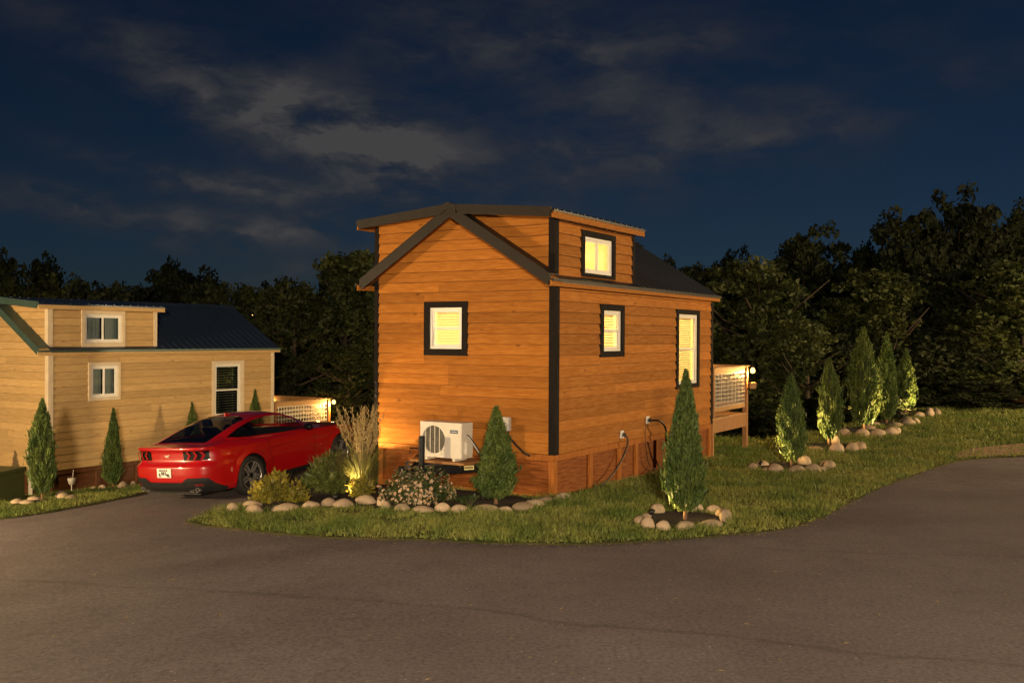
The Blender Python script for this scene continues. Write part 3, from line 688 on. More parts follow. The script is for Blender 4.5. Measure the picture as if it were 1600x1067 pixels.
# ------------------------------------------------------------------ air conditioner on the trailer tongue
tg = thing('trailer_tongue', 'black steel trailer tongue with jack in front of the orange house', 'trailer tongue', C1, (0, 0, -TH))
def beam(p, q, w0, z0, z1, name):
    p, q = Vector((*p, 0)), Vector((*q, 0)); d = (q - p).normalized(); nrm = Vector((-d.y, d.x, 0)) * w0 / 2
    P = [(*(a + sgn * nrm).xy, z) for z in (z0, z1) for a, sgn in ((p, -1), (q, -1), (q, 1), (p, 1))]
    return bevel(MB().hexa(P).build(name, M['black_metal'], tg), .004, 1)
beam((-.95, .02), (-1.74, -1.30), .07, .40, .55, 'beam'); beam((-2.65, .02), (-1.86, -1.30), .07, .40, .55, 'beam')
beam((-2.35, -.72), (-1.25, -.72), .07, .42, .53, 'cross_beam'); beam((-1.8, -1.24), (-1.8, -1.52), .12, .43, .52, 'coupler')
MB().lathe([(0, .58), (.045, .575), (.065, .54), (.06, .49), (.0, .46)], 16, c=(-1.8, -1.55, 0)).build('coupler_ball', M['black_metal'], tg, smooth=True)
MB().lathe([(.0, 1.0), (.045, .995), (.05, .98), (.05, .45), (.038, .44), (.038, .06), (.09, .05), (.09, .01), (0, .01)], 20, c=(-1.80, -1.05, 0)).build('jack', M['black_metal'], tg, smooth=False)
MB().tube([(-1.80, -1.05, .80), (-1.98, -1.12, .80), (-1.98, -1.12, .72)], .012, 8).build('jack_handle', M['black_metal'], tg)
dv = (Vector((-1.74, -1.30, 0)) - Vector((-.95, .02, 0))).normalized(); ang = math.atan2(-dv.y, -dv.x)
for s_, ln, mt, pl in ((.42, .17, M['sticker_yellow'], 1), (.16, .12, M['sticker_white'], 0)):
    p = Vector((-.95, .02, 0)) + dv * (s_ * 1.5) + Vector((-dv.y, dv.x, 0)) * -.0375
    nr = Vector((-dv.y, dv.x, 0)); nr = nr if nr.x > 0 else -nr
    p = Vector((-.95, .02, 0)) + dv * (s_ * 1.5) + nr * .0365
    st = MB().box(-ln / 2, ln / 2, -.001, .001, -.035, .035).build('sticker', mt, tg, (p.x, p.y, .48), (0, 0, ang))
    MB().box(-ln / 2 + .012, ln / 2 - .02, -.0022, -.0012, -.008, .010).build('print', M['ink'], st, (0, 0, 0))
for y in (-.86, -.74, -.62, -.50, -.38):
    MB().box(-2.18, -1.12, y, y + .112, .552, .590).build('platform_board', M['deck_v'], tg)
ac = thing('air_conditioner', 'beige white outdoor air conditioner unit with round fan on the trailer tongue', 'air conditioner', hw(C1, -1.645, -.60, 0), (0, 0, -TH))
w2, d2, z0, z1 = .405, .15, .635, 1.195
def ring_panel(mb, x0, x1, z0, z1, cx, cz, r, y, n=40):
    # flat panel with a round hole (front of the casing)
    V = []; F = []
    for q in range(n):
        a = 2 * math.pi * q / n; c, s = math.cos(a), math.sin(a)
        V.append((cx + r * c, y, cz + r * s))
        k = min(((x1 - cx) / c if c > 0 else (x0 - cx) / c) if abs(c) > 1e-6 else 9, ((z1 - cz) / s if s > 0 else (z0 - cz) / s) if abs(s) > 1e-6 else 9)
        V.append((cx + k * c, y, cz + k * s))
    F = [(2 * q, 2 * ((q + 1) % n), 2 * ((q + 1) % n) + 1, 2 * q + 1) for q in range(n)]
    for cxn, czn in ((x0, z0), (x1, z0), (x1, z1), (x0, z1)):
        best = sorted(range(n), key=lambda q: (V[2 * q + 1][0] - cxn) ** 2 + (V[2 * q + 1][2] - czn) ** 2)
        p, q2 = sorted(best[:2]); p, q2 = (q2, p) if (q2 - p) > n / 2 else (p, q2)
        V.append((cxn, y, czn)); F.append((2 * p + 1, 2 * q2 + 1, len(V) - 1))
    return mb.add(V, F)
body = MB(); fx = .10
ring_panel(body, -w2, fx, z0, z1, -.145, (z0 + z1) / 2, .222, -d2)
body.box(fx, w2, -d2, d2, z0, z1); body.box(-w2, fx, d2 - .02, d2, z0, z1); body.box(-w2, fx - .001, -d2 + .001, d2 - .021, z1 - .012, z1); body.box(-w2, fx - .001, -d2 + .001, d2 - .021, z0, z0 + .012); body.box(-w2, -w2 + .012, -d2 + .001, d2 - .021, z0 + .013, z1 - .013)
body.build('casing', M['ac_white'], ac)
MB().box(fx + .012, w2 - .012, -d2 - .008, -d2 - .001, z0 + .012, z1 - .012).build('access_panel', M['ac_white'], ac)
MB().lathe([(.0, 0), (.222, 0)], 40, 'y', (-.145, -d2 + .06, (z0 + z1) / 2)).build('fan_cavity', M['ac_dark'], ac)
mb = MB()
for q in range(5):
    a = q * 2 * math.pi / 5; mb.add([(-.145, -d2 + .05, .915), (-.145 + .2 * math.cos(a), -d2 + .04, .915 + .2 * math.sin(a)), (-.145 + .19 * math.cos(a + .8), -d2 + .055, .915 + .19 * math.sin(a + .8))], [(0, 1, 2)])
mb.build('fan', M['ac_dark'], ac)
mb = MB()
for r_ in np.arange(.03, .222, .024):
    mb.tube([(-.145 + r_ * math.cos(a), -d2 - .004, .915 + r_ * math.sin(a)) for a in np.linspace(0, 2 * math.pi, 33)], .0022, 4, False)
mb.build('fan_guard', M['ac_grill'], ac, kind='stuff')
for x in (-.29, -.20, -.11, -.02):
    hh = math.sqrt(max(.222 ** 2 - (x + .145) ** 2, 0)); MB().box(x - .005, x + .005, -d2 - .012, -d2 - .005, .915 - hh, .915 + hh).build('guard_bar', M['ac_white'], ac)
bd = MB().box(.185, .335, -d2 - .013, -d2 - .009, 1.03, 1.085).build('badge', M['badge_blue'], ac)
for q in range(6): MB().box(.203 + q * .020, .213 + q * .020, -d2 - .0155, -d2 - .0135, 1.050, 1.064).build('letter', M['sticker_white'], bd)
MB().box(w2 + .001, w2 + .035, -.06, .11, .70, .90).build('valve_cover', M['ac_white'], ac)
for dy in (0, .035): MB().tube([(w2 + .002, -.04 + dy, 1.0), (w2 + .05, -.04 + dy, .97), (w2 + .09, .02 + dy, .88), (w2 + .13, .10 + dy, .76), (w2 + .13, .2 + dy, .66)], .014, 8).build('pipe', M['black_metal'] if dy else M['grey_box'], ac, smooth=True)
for x in (-.30, .24): MB().box(x, x + .05, -d2 - .02, d2, .592, .634).build('foot', M['ac_white'], ac)
# junction box + conduit on the front wall
t = thing('junction_box', 'grey electrical box with conduit on the front wall right of the air conditioner', 'electrical box', hw(C1, -.875, -.03, 1.16), (0, 0, -TH))
bevel(MB().box(-.10, .10, -.07, .008, -.11, .11).build('enclosure', M['grey_box'], t), .008, 2)
bevel(MB().box(-.085, .085, -.078, -.071, -.095, .095).build('cover', M['grey_box'], t), .003, 1)
MB().box(-.06, .06, -.081, -.0785, .005, .02).build('label_strip', M['ink'], t)
MB().tube([(.06, -.03, -.11), (.08, -.035, -.20), (.22, -.04, -.33), (.38, -.04, -.45), (.47, -.02, -.49)], .017, 8).build('conduit', M['black_metal'], t, smooth=True)
# outlets and cords on the side wall (local x out of the wall)
def outlet(label, y, z, cat='outlet'):
    t = thing('power_inlet', label, cat, hw(C1, .034, y, z), (0, 0, -TH))
    bevel(MB().box(-.012, .02, -.055, .055, -.07, .07).build('cover_plate', M['white'], t), .006, 2)
    MB().tube([(.02, 0, 0), (.075, .015, -.005)], [.036, .03], 12).build('plug', M['cable'], t)
    return t
def catmull(P, n=8):
    P = [Vector(p) for p in P]; P = [P[0] * 2 - P[1]] + P + [P[-1] * 2 - P[-2]]; out = []
    for a, b, c, d in zip(P, P[1:], P[2:], P[3:]):
        for k in range(n):
            t = k / n; out.append(.5 * ((2 * b) + (c - a) * t + (2 * a - 5 * b + 4 * c - d) * t * t + (3 * b - a - 3 * c + d) * t ** 3))
    return out + [P[-2]]
outlet('small power inlet low on the side wall nearer the corner', 2.41, .84); outlet('white power inlet with thick black plug on the side wall', 3.53, 1.02)
def cord(label, pts, r, mat):
    o = ob('electric_cable', MB().tube([hw(C1, *p) for p in catmull(pts)], r, 8).mesh('electric_cable', True), mat); tag(o, label, 'cord')
cord('black power cord sagging down the skirting to the grass', [(.10, 2.42, .83), (.13, 2.46, .74), (.10, 2.40, .52), (.09, 2.05, .25), (.10, 1.6, .09), (.12, 1.25, .045), (.30, .9, .04)], .014, M['cable'])
cord('thick black power cord arching from the white inlet to the ground', [(.10, 3.54, 1.015), (.22, 3.66, 1.0), (.26, 3.85, .86), (.22, 4.0, .56), (.2, 4.15, .30), (.22, 4.45, .03), (.35, 4.8, .0)], .02, M['cable'])
cord('thin brown wire looping below the white inlet', [(.045, 3.44, .96), (.045, 3.42, .75), (.045, 3.46, .45), (.05, 3.58, .20), (.06, 3.85, .07), (.08, 4.2, .05), (.15, 4.4, .0)], .008, M['wire'])

# ------------------------------------------------------------------ stones
def stone_mesh(seed):
    r = random.Random(seed); bm = bmesh.new(); bmesh.ops.create_icosphere(bm, subdivisions=3, radius=1.0)
    ph = [r.uniform(0, 6) for _ in range(6)]
    for v in bm.verts:
        p = v.co.copy(); k = 1 + .07 * math.sin(2.1 * p.x + ph[0]) + .06 * math.sin(2.7 * p.y + ph[1]) + .05 * math.sin(3.3 * p.z + ph[2] + p.x) + .03 * math.sin(6 * p.x + ph[3]) * math.sin(5 * p.y + ph[4])
        q = p * k; q.z = math.copysign(abs(q.z) ** 1.25, q.z); v.co = q
    me = bpy.data.meshes.new('stone'); bm.to_mesh(me); bm.free(); me.materials.append(M['stone'])
    me.polygons.foreach_set('use_smooth', np.ones(len(me.polygons), dtype=bool)); return me
SM = [stone_mesh(s) for s in range(9)]
def stones(name, label, L, center, cat='stone edging'):
    root = thing(name, label, cat, (center[0], center[1], zgf(*center)))
    r = random.Random(label)
    for (x, y, a, wd, dp, ht, rz) in L:
        o = ob('stone', SM[r.randrange(9)], None, root, (x - center[0], y - center[1], zgf(x, y) + .02 + ht * .29 - zgf(*center)), (r.uniform(-.12, .12), r.uniform(-.15, .15), rz))
        o.scale = (wd * .47, dp * .47, ht * .56)
bedst = [(-4.55, 15.63, .24, .10), (-4.33, 15.44, .22, .2), (-4.12, 15.88, .36, .14), (-3.92, 15.22, .38, .18), (-3.47, 15.27, .46, .15), (-3.08, 15.33, .31, .14), (-2.83, 15.42, .27, .18), (-2.57, 15.25, .34, .15), (-2.25, 15.42, .36, .20), (-1.98, 15.15, .22, .20),
         (-1.86, 14.78, .23, .15), (-1.60, 14.52, .30, .15), (-1.28, 14.42, .38, .11), (-1.0, 14.46, .25, .17), (-.73, 14.38, .32, .14), (-.38, 14.40, .44, .12), (-.08, 14.44, .24, .11), (.17, 14.60, .36, .14), (.37, 15.00, .32, .13), (.56, 15.28, .30, .12), (.80, 15.36, .32, .19)]
L = []
for q, (x, y, wd, ht) in enumerate(bedst):
    a = bedst[max(q - 1, 0)]; b = bedst[min(q + 1, len(bedst) - 1)]
    L.append((x, y, 0, wd, wd * random.uniform(.55, .75), ht, math.atan2(b[1] - a[1], b[0] - a[0]) if 2 < q < 17 else random.uniform(-.4, .4)))
stones('stone_edging', 'row of tan river stones edging the planting bed before the orange house', L, (-1.9, 15.0))
def ring(label, c, pts, sc=1.):
    L = []
    for x, y, wd, ht in pts:
        L.append((x, y, 0, wd * sc, wd * sc * random.uniform(.6, .8), ht * sc, math.atan2(y - c[1], x - c[0]) + math.pi / 2))
    stones('stone_ring', label, L, c)
    P = [(c[0] + (sum(abs(p[0] - c[0]) for p in pts) / len(pts) * 1.35) * math.cos(a), c[1] + (sum(abs(p[1] - c[1]) for p in pts) / len(pts) * 1.3) * math.sin(a)) for a in np.linspace(0, 2 * math.pi, 20)[:-1]]
    sheet('mulch_ring', P, .044, M['soil'], .3)
ring('ring of river stones around the big arborvitae nearest the road', (2.41, 13.85), [(1.76, 13.62, .24, .12), (1.92, 14.05, .24, .09), (2.12, 14.38, .26, .17), (1.82, 13.28, .22, .17), (2.02, 13.15, .23, .15), (2.30, 13.14, .32, .14), (2.66, 13.36, .42, .12), (2.96, 13.72, .26, .24), (3.0, 14.1, .25, .16), (2.94, 14.45, .28, .13), (2.72, 14.6, .22, .14)])
ring('ring of river stones round the second arborvitae along the lawn', (5.68, 20.2), [(4.80, 19.8, .26, .14), (5.00, 19.40, .28, .12), (5.06, 19.05, .34, .22), (5.42, 18.92, .34, .22), (5.78, 19.1, .38, .22), (6.08, 19.42, .28, .12), (6.35, 19.85, .38, .22), (6.40, 20.3, .30, .16), (6.05, 20.6, .34, .25), (5.15, 20.45, .36, .12)])
ring('ring of river stones round the third arborvitae along the lawn', (7.72, 24.2), [(6.95, 23.9, .36, .14), (7.18, 23.4, .42, .12), (7.55, 23.1, .38, .24), (8.0, 23.35, .36, .22), (8.3, 23.6, .30, .20), (8.45, 24.1, .36, .18), (8.0, 24.55, .26, .30), (7.0, 24.9, .36, .16)])
ring('ring of river stones round the tall fourth arborvitae', (10.01, 28.3), [(9.0, 26.95, .46, .24), (9.42, 26.75, .44, .26), (9.9, 26.9, .50, .26), (10.4, 27.3, .46, .26), (10.75, 27.8, .36, .22), (9.0, 28.0, .40, .22), (10.9, 28.5, .5, .2), (10.4, 29.0, .5, .16), (9.3, 28.9, .4, .2)])
ring('ring of river stones round the dark slim fifth arborvitae', (11.69, 31.05), [(11.0, 30.4, .5, .14), (11.6, 30.0, .45, .13), (12.1, 30.3, .44, .26), (12.5, 30.8, .46, .22), (12.5, 31.5, .5, .22), (11.0, 31.4, .4, .26)])
ring('ring of river stones round the farthest arborvitae on the lawn', (13.7, 34.2), [(13.1, 33.6, .35, .2), (13.7, 33.4, .4, .2), (14.2, 33.8, .42, .36), (14.6, 34.2, .5, .34), (14.7, 34.9, .5, .3), (13.9, 35.1, .6, .2)])
ring('few river stones round the arborvitae left of the tan house corner', (-8.72, 18.5), [(-9.1, 18.35, .34, .10), (-8.85, 18.18, .30, .10), (-8.35, 18.6, .34, .14), (-8.15, 18.45, .30, .10), (-8.5, 18.85, .3, .2), (-9.0, 18.8, .28, .12)])
ring('few river stones round the arborvitae left of the red car', (-9.30, 23.2), [(-9.65, 23.0, .28, .16), (-9.4, 22.85, .26, .15), (-8.95, 22.95, .28, .2), (-8.85, 23.3, .26, .2)])

# ------------------------------------------------------------------ arborvitae
def quads_to_mesh(name, ctr, u, v, mat, smooth=False):
    """ctr,u,v: (n,3) centre and half-axes -> pointed leaf quads"""
    P = np.stack([ctr - u, ctr - v, ctr + u, ctr + v], 1).reshape(-1, 3)
    F = np.arange(len(ctr) * 4, dtype=np.int32).reshape(-1, 4)
    me = make_mesh(name, P, F); me.materials.append(mat); return me
def unit(a): return a / (np.linalg.norm(a, axis=-1, keepdims=True) + 1e-9)
APX = [0, .05, .16, .35, .6, .8, .93, 1]
APC = {'cone': [.45, .82, 1.0, .90, .62, .36, .15, .02], 'column': [.42, .74, .93, 1.0, .86, .52, .20, .02], 'spire': [.35, .72, .95, 1.0, .80, .40, .11, .015]}
def arbor_mesh(seed, n, leaf, lump=.16, slim=.36, base=.13, form='cone'):
    prof_ = APC[form]
    g = np.random.default_rng(seed)
    t = g.random(n) ** 1.25; th = g.random(n) * 2 * np.pi
    def rad(t, th):
        r = np.interp(t, APX, prof_)
        l = 1 + lump * np.sin(3 * th + 9 * t + seed) * np.sin(13 * t + 2 * th + seed * 2) + .6 * lump * np.sin(7 * th - 17 * t + seed)
        return slim / 2 * r * l
    dep = 1 - .30 * g.random(n) ** 2.2
    dep = np.where(g.random(n) < .05, 1.08 + .22 * g.random(n), dep)
    r = rad(t, th) * dep; z = base + t * (1 - base)
    c = np.stack([r * np.cos(th), r * np.sin(th), z], 1)
    out = np.stack([np.cos(th), np.sin(th), np.zeros(n)], 1)
    up = unit(np.stack([np.zeros(n), np.zeros(n), np.ones(n)], 1) * (.75 + .5 * g.random((n, 1))) + out * (.35 + .45 * g.random((n, 1))) + g.normal(0, .38, (n, 3)))
    side = unit(np.cross(up, g.normal(0, 1, (n, 3))))
    s = leaf * (.6 + .8 * g.random((n, 1))) * (1 - .35 * t[:, None])
    crown = quads_to_mesh('foliage', c, up * s, side * s * .24, M['arbor'])
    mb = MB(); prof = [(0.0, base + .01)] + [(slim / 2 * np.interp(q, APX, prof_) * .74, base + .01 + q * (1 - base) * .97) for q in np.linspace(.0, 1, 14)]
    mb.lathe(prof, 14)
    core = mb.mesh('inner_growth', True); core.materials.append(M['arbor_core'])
    tr = MB().tube([(0, 0, -.02), (.004, 0, base * .6), (-.003, .003, base + .1), (0, 0, .7)], [.024, .019, .017, .008], 8).mesh('trunk', True); tr.materials.append(M['trunk_tan'])
    return crown, core, tr
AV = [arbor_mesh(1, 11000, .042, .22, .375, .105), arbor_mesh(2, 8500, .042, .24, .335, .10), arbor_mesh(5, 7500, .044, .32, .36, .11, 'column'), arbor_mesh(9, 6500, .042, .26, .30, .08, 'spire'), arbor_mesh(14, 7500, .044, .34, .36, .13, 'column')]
def arborvitae(label, x, y, h, proto, wid=1., rz=0.):
    t = thing('arborvitae', label, 'tree', (x, y, zgf(x, y) + .03), (0, 0, rz), 'young arborvitae planted along the lawns')
    for nm, me in zip(('foliage', 'inner_growth', 'trunk'), AV[proto]):
        o = ob(nm, me, None, t); o.scale = (h * wid, h * wid, h)
arborvitae('big dense arborvitae nearest the road, in front of the tall side window', 2.41, 13.78, 2.05, 0, .62)
arborvitae('conical arborvitae in the bed at the front of the orange house', -.23, 15.02, 1.46, 1, 1.05, 2.)
arborvitae('arborvitae right of the deck, second along the lawn', 5.68, 20.2, 1.86, 2, .66, 1.)
arborvitae('arborvitae third along the lawn with bright lamp at its foot', 7.72, 24.2, 2.12, 4, .60, 3.)
arborvitae('tallest broad arborvitae with bare lower trunk, fourth along the lawn', 10.01, 28.35, 2.90, 2, .66, .5)
arborvitae('dark slim arborvitae fifth along the lawn, with thin tip', 11.69, 31.05, 2.80, 3, .68, 4.)
arborvitae('farthest brightly lit arborvitae at the end of the row', 13.5, 34.1, 2.25, 4, .68, 5.)
arborvitae('arborvitae lit from the left in front of the tan house corner', -8.72, 18.5, 1.86, 2, .58, 2.5)
arborvitae('dark arborvitae between the tan house wall and the car tail', -9.28, 23.2, 1.85, 0, .55, 1.2)
p = hw(C2, .75, 3.45); arborvitae('arborvitae tip showing above the rear window of the car', p.x, p.y, 1.95, 3, .65, .3)
p = hw(C2, .75, 5.6); arborvitae('arborvitae tip below the tall window, above the car roof', p.x, p.y, 1.95, 3, .65, 2.3)
p = hw(C2, -.85, -1.0); arborvitae('short bright arborvitae behind the green utility box', p.x, p.y, 1.15, 1, .95, .8)

# ------------------------------------------------------------------ bed planting
def leaf_cloud(seed, n, center, radii, leaf, aspect=.5, hemi=True, lumps=9, upb=.3):
    g = np.random.default_rng(seed); rad = np.array(radii)
    d = unit(g.normal(0, 1, (lumps, 3))); d[:, 2] = np.abs(d[:, 2]) * .9
    ctr = d * (.45 + .25 * g.random((lumps, 1))); ctr[0] = (0, 0, .35); lr = .30 + .22 * g.random(lumps)
    k = g.integers(0, lumps, n); e = unit(g.normal(0, 1, (n, 3)))
    q = ctr[k] + e * (lr[k] * (.45 + .65 * g.random(n)))[:, None]; q[:, 2] = np.abs(q[:, 2])
    c = q * rad + np.array(center)
    up = unit(e * .6 + g.normal(0, .45, (n, 3)) + np.array([0, 0, upb + .25])); side = unit(np.cross(up, g.normal(0, 1, (n, 3))))
    s = leaf * (.6 + .9 * g.random((n, 1)))
    return c, up * s, side * s * aspect
def twigs(r, n, radii, z0=0.):
    mb = MB()
    for q in range(n):
        a = r.uniform(0, 6.28); d = r.uniform(.3, .85); mb.tube([(0, 0, z0), (math.cos(a) * radii[0] * d * .5, math.sin(a) * radii[1] * d * .5, radii[2] * .5), (math.cos(a) * radii[0] * d, math.sin(a) * radii[1] * d, radii[2] * r.uniform(.7, 1.0))], [.012, .008, .004], 5)
    return mb
def shrub(label, cat, x, y, radii, leafm, n, leaf, aspect=.5, seed=1, extra=None, name='shrub'):
    t = thing(name, label, cat, (x, y, zgf(x, y) + .04))
    me = quads_to_mesh('foliage', *leaf_cloud(seed, n, (0, 0, .06), radii, leaf, aspect), leafm); ob('foliage', me, None, t)
    twigs(random.Random(seed), 14, radii).build('stem', M['trunk'], t)
    return t
shrub('golden leaved shrub lit at the left end of the bed', 'shrub', -3.72, 15.92, (.46, .38, .52), M['yellow_leaf'], 1500, .042, .55, 3)
shrub('green feathery shrub in front of the car door', 'shrub', -3.12, 16.75, (.52, .42, .68), M['shrub_leaf'], 2400, .060, .22, 4)
shrub('small yellow green shrub at the foot of the tall grass', 'shrub', -2.38, 15.72, (.24, .22, .40), M['yellow_leaf'], 700, .034, .5, 5)
shrub('low green plant between flowering shrub and conical tree', 'plant', -.62, 14.78, (.20, .14, .12), M['dark_leaf'], 160, .03, .5, 6)
fl = shrub('rounded shrub covered in pale pink blossoms below the air conditioner', 'flowering shrub', -1.36, 14.98, (.62, .42, .60), M['dark_leaf'], 2600, .034, .5, 8, name='flowering_shrub')
g = np.random.default_rng(12); n = 400
lc = leaf_cloud(8, 2600, (0, 0, .0), (.62, .42, .60), .03)[0]; nr_ = np.linalg.norm(lc / np.array((.62, .42, .60)), axis=1)
lc = lc[np.argsort(-nr_)[:1300]]; lc = lc[g.permutation(len(lc))[:n]]; n = len(lc); d = unit(lc + np.array([0, 0, .05]))
V = []; F = []
for q in range(n):
    c = Vector(lc[q] * 1.04) + Vector((0, 0, .07)); nrm = (Vector(d[q]) + Vector(g.normal(0, .4, 3))).normalized()
    a = nrm.orthogonal().normalized(); b2 = nrm.cross(a); s = .018 + .020 * g.random(); k = len(V); V.append(tuple(c))
    for e in range(10):
        an = e * math.pi / 5; rr = s * (1.15 if e % 2 == 0 else .55); V.append(tuple(c + (a * math.cos(an) + b2 * math.sin(an)) * rr + nrm * .007))
    F += [(k, k + 1 + e, k + 1 + (e + 1) % 10) for e in range(10)]
ob('blossom', make_mesh('blossom', V, F), M['petal'], fl, kind='stuff')
# feather reed grass
og = thing('feather_grass', 'tall tan feather grass clump left of the house corner', 'grass plant', (-2.45, 16.30, zgf(-2.45, 16.30) + .04))
def blades(seed, n, r0, h0, h1, wd, lean, droop):
    g = np.random.default_rng(seed); V = []; F = []
    for q in range(n):
        a = g.random() * 6.283; b0 = r0 * math.sqrt(g.random()); h = h0 + (h1 - h0) * g.random(); ln = lean * g.random()
        dx, dy = math.cos(a), math.sin(a); sx, sy = -dy * wd, dx * wd; k = len(V)
        for s in (0, .35, .7, 1.0):
            o = b0 + ln * h * s ** 2 * (1 + droop); z = h * (s - droop * .5 * s ** 3); ww = (1 - .85 * s)
            V += [(dx * o + sx * ww, dy * o + sy * ww, z), (dx * o - sx * ww, dy * o - sy * ww, z)]
        F += [(k, k + 1, k + 3, k + 2), (k + 2, k + 3, k + 5, k + 4), (k + 4, k + 5, k + 7, k + 6)]
    return V, F
ob('leaf_blade', make_mesh('leaf_blade', *blades(1, 620, .13, .5, 1.1, .006, .80, .40)), M['blade'], og, kind='stuff')
V, F = blades(2, 52, .10, .95, 1.45, .004, .30, .0); ob('stalk', make_mesh('stalk', V, F), M['plume'], og, kind='stuff')
g = np.random.default_rng(5); cs, us, vs = [], [], []
for q in range(0, len(V), 8):
    tip = np.array(V[q + 6]); mid_ = np.array(V[q + 4]); dd_ = tip - mid_
    for s in np.linspace(.0, 1.05, 26):
        c = mid_ + dd_ * s + g.normal(0, .012, 3); cs.append(c); u = unit(dd_ + g.normal(0, .16, 3)); us.append(u * .045); vs.append(unit(np.cross(u, g.normal(0, 1, 3))) * .007)
ob('plume', quads_to_mesh('plume', np.array(cs), np.array(us), np.array(vs), M['plume']), None, og, kind='stuff')

# ------------------------------------------------------------------ lawn grass (stuff)
excl = [(c, r) for c, r in (((2.41, 13.85), .62), ((5.68, 20.0), .75), ((7.72, 24.1), .75), ((10.0, 28.2), 1.0), ((11.69, 31.0), .8), ((13.7, 34.2), .6), ((-8.72, 18.5), .4))]
bedA = np.array(smooth_loop(bed_P, 1))
def lawn_blades(name, P, regions, mat):
    P = np.array(P); Cs = []
    for (x0, x1, y0, y1, dens, h, wd) in regions:
        n = int((x1 - x0) * (y1 - y0) * dens); x = rng.uniform(x0, x1, n); y = rng.uniform(y0, y1, n)
        k = inpoly(P, x, y) & ~inpoly(bedA, x, y) & ~(inpoly(np.array(dirt_P), x, y) & (rng.random(n) > .12))
        lx = (x - C1[0]) * EX.x + (y - C1[1]) * EX.y; ly = (x - C1[0]) * EY.x + (y - C1[1]) * EY.y
        k &= ~((lx > -W_) & (lx < .02) & (ly > 0) & (ly < L_))
        lx = (x - C2[0]) * EX.x + (y - C2[1]) * EX.y; ly = (x - C2[0]) * EY.x + (y - C2[1]) * EY.y
        k &= ~((lx > -W_) & (lx < .02) & (ly > 0) & (ly < L_))
        for c, r in excl: k &= (x - c[0]) ** 2 + (y - c[1]) ** 2 > r * r
        patch = np.sin(x * 2.3 + 1.7 * np.sin(y * 1.9)) * np.sin(y * 2.9 + 1.3 * np.sin(x * 1.4)) + .5 * np.sin(x * 6.1 + y * 4.3)
        k &= rng.random(n) < np.clip(.78 + .30 * patch, .25, 1)
        x, y, pt = x[k], y[k], patch[k]; m = len(x)
        hh = h * (.35 + 1.1 * rng.random(m) ** 1.3) * (1 + .45 * pt); ww = wd * (.6 + .8 * rng.random(m)); a = rng.random(m) * 6.283; ln = rng.normal(0, .55, (m, 2)) * hh[:, None]
        z = zg(x, y) + .02
        b0 = np.stack([x - np.cos(a) * ww, y - np.sin(a) * ww, z], 1); b1 = np.stack([x + np.cos(a) * ww, y + np.sin(a) * ww, z], 1)
        tp = np.stack([x + ln[:, 0], y + ln[:, 1], z + hh], 1)
        Cs.append(np.stack([b0, b1, tp], 1).reshape(-1, 3))
    V = np.concatenate(Cs); F = np.arange(len(V), dtype=np.int32).reshape(-1, 3)
    o = ob(name, make_mesh(name, V, F), mat, kind='stuff'); return o
lawn_blades('lawn_grass', lawn_P, [(-5.2, 6, 12, 15.6, 2400, .088, .0075), (-5, 9.5, 15.6, 20, 1600, .085, .009), (2, 11, 20, 26, 900, .09, .012), (2, 24, 26, 38, 420, .10, .018), (11, 24, 22, 26, 500, .09, .014), (-4.5, 2, 20, 29, 200, .07, .014)], M['grass'])
lawn_blades('side_lawn_grass', left_P, [(-12.5, -6, 15, 20, 1700, .065, .007), (-14, -6, 20, 27, 700, .07, .010)], M['grass'])

# dry straw and leaf bits along the kerbless road edge
g = np.random.default_rng(91); E_ = np.array(road_edge_s); cs, us, vs = [], [], []
for q in range(900):
    k = g.integers(0, len(E_) - 14); f = g.random(); p = E_[k] * (1 - f) + E_[k + 1] * f; off = -abs(g.normal(0, .10)) + .03
    if g.random() < .25: p = np.array([g.uniform(-6, 9), g.uniform(5, 12)]); off = 0
    x, y = p[0] + g.normal(0, .03), p[1] + off; a = g.random() * 6.28; s = .012 + .03 * g.random() ** 2
    cs.append((x, y, zgf(x, y) + .006 + .004 * g.random())); us.append((math.cos(a) * s, math.sin(a) * s, .003)); vs.append((-math.sin(a) * s * .22, math.cos(a) * s * .22, .002))
ob('leaf_litter', quads_to_mesh('leaf_litter', np.array(cs), np.array(us), np.array(vs), M['plume']), None, kind='stuff')

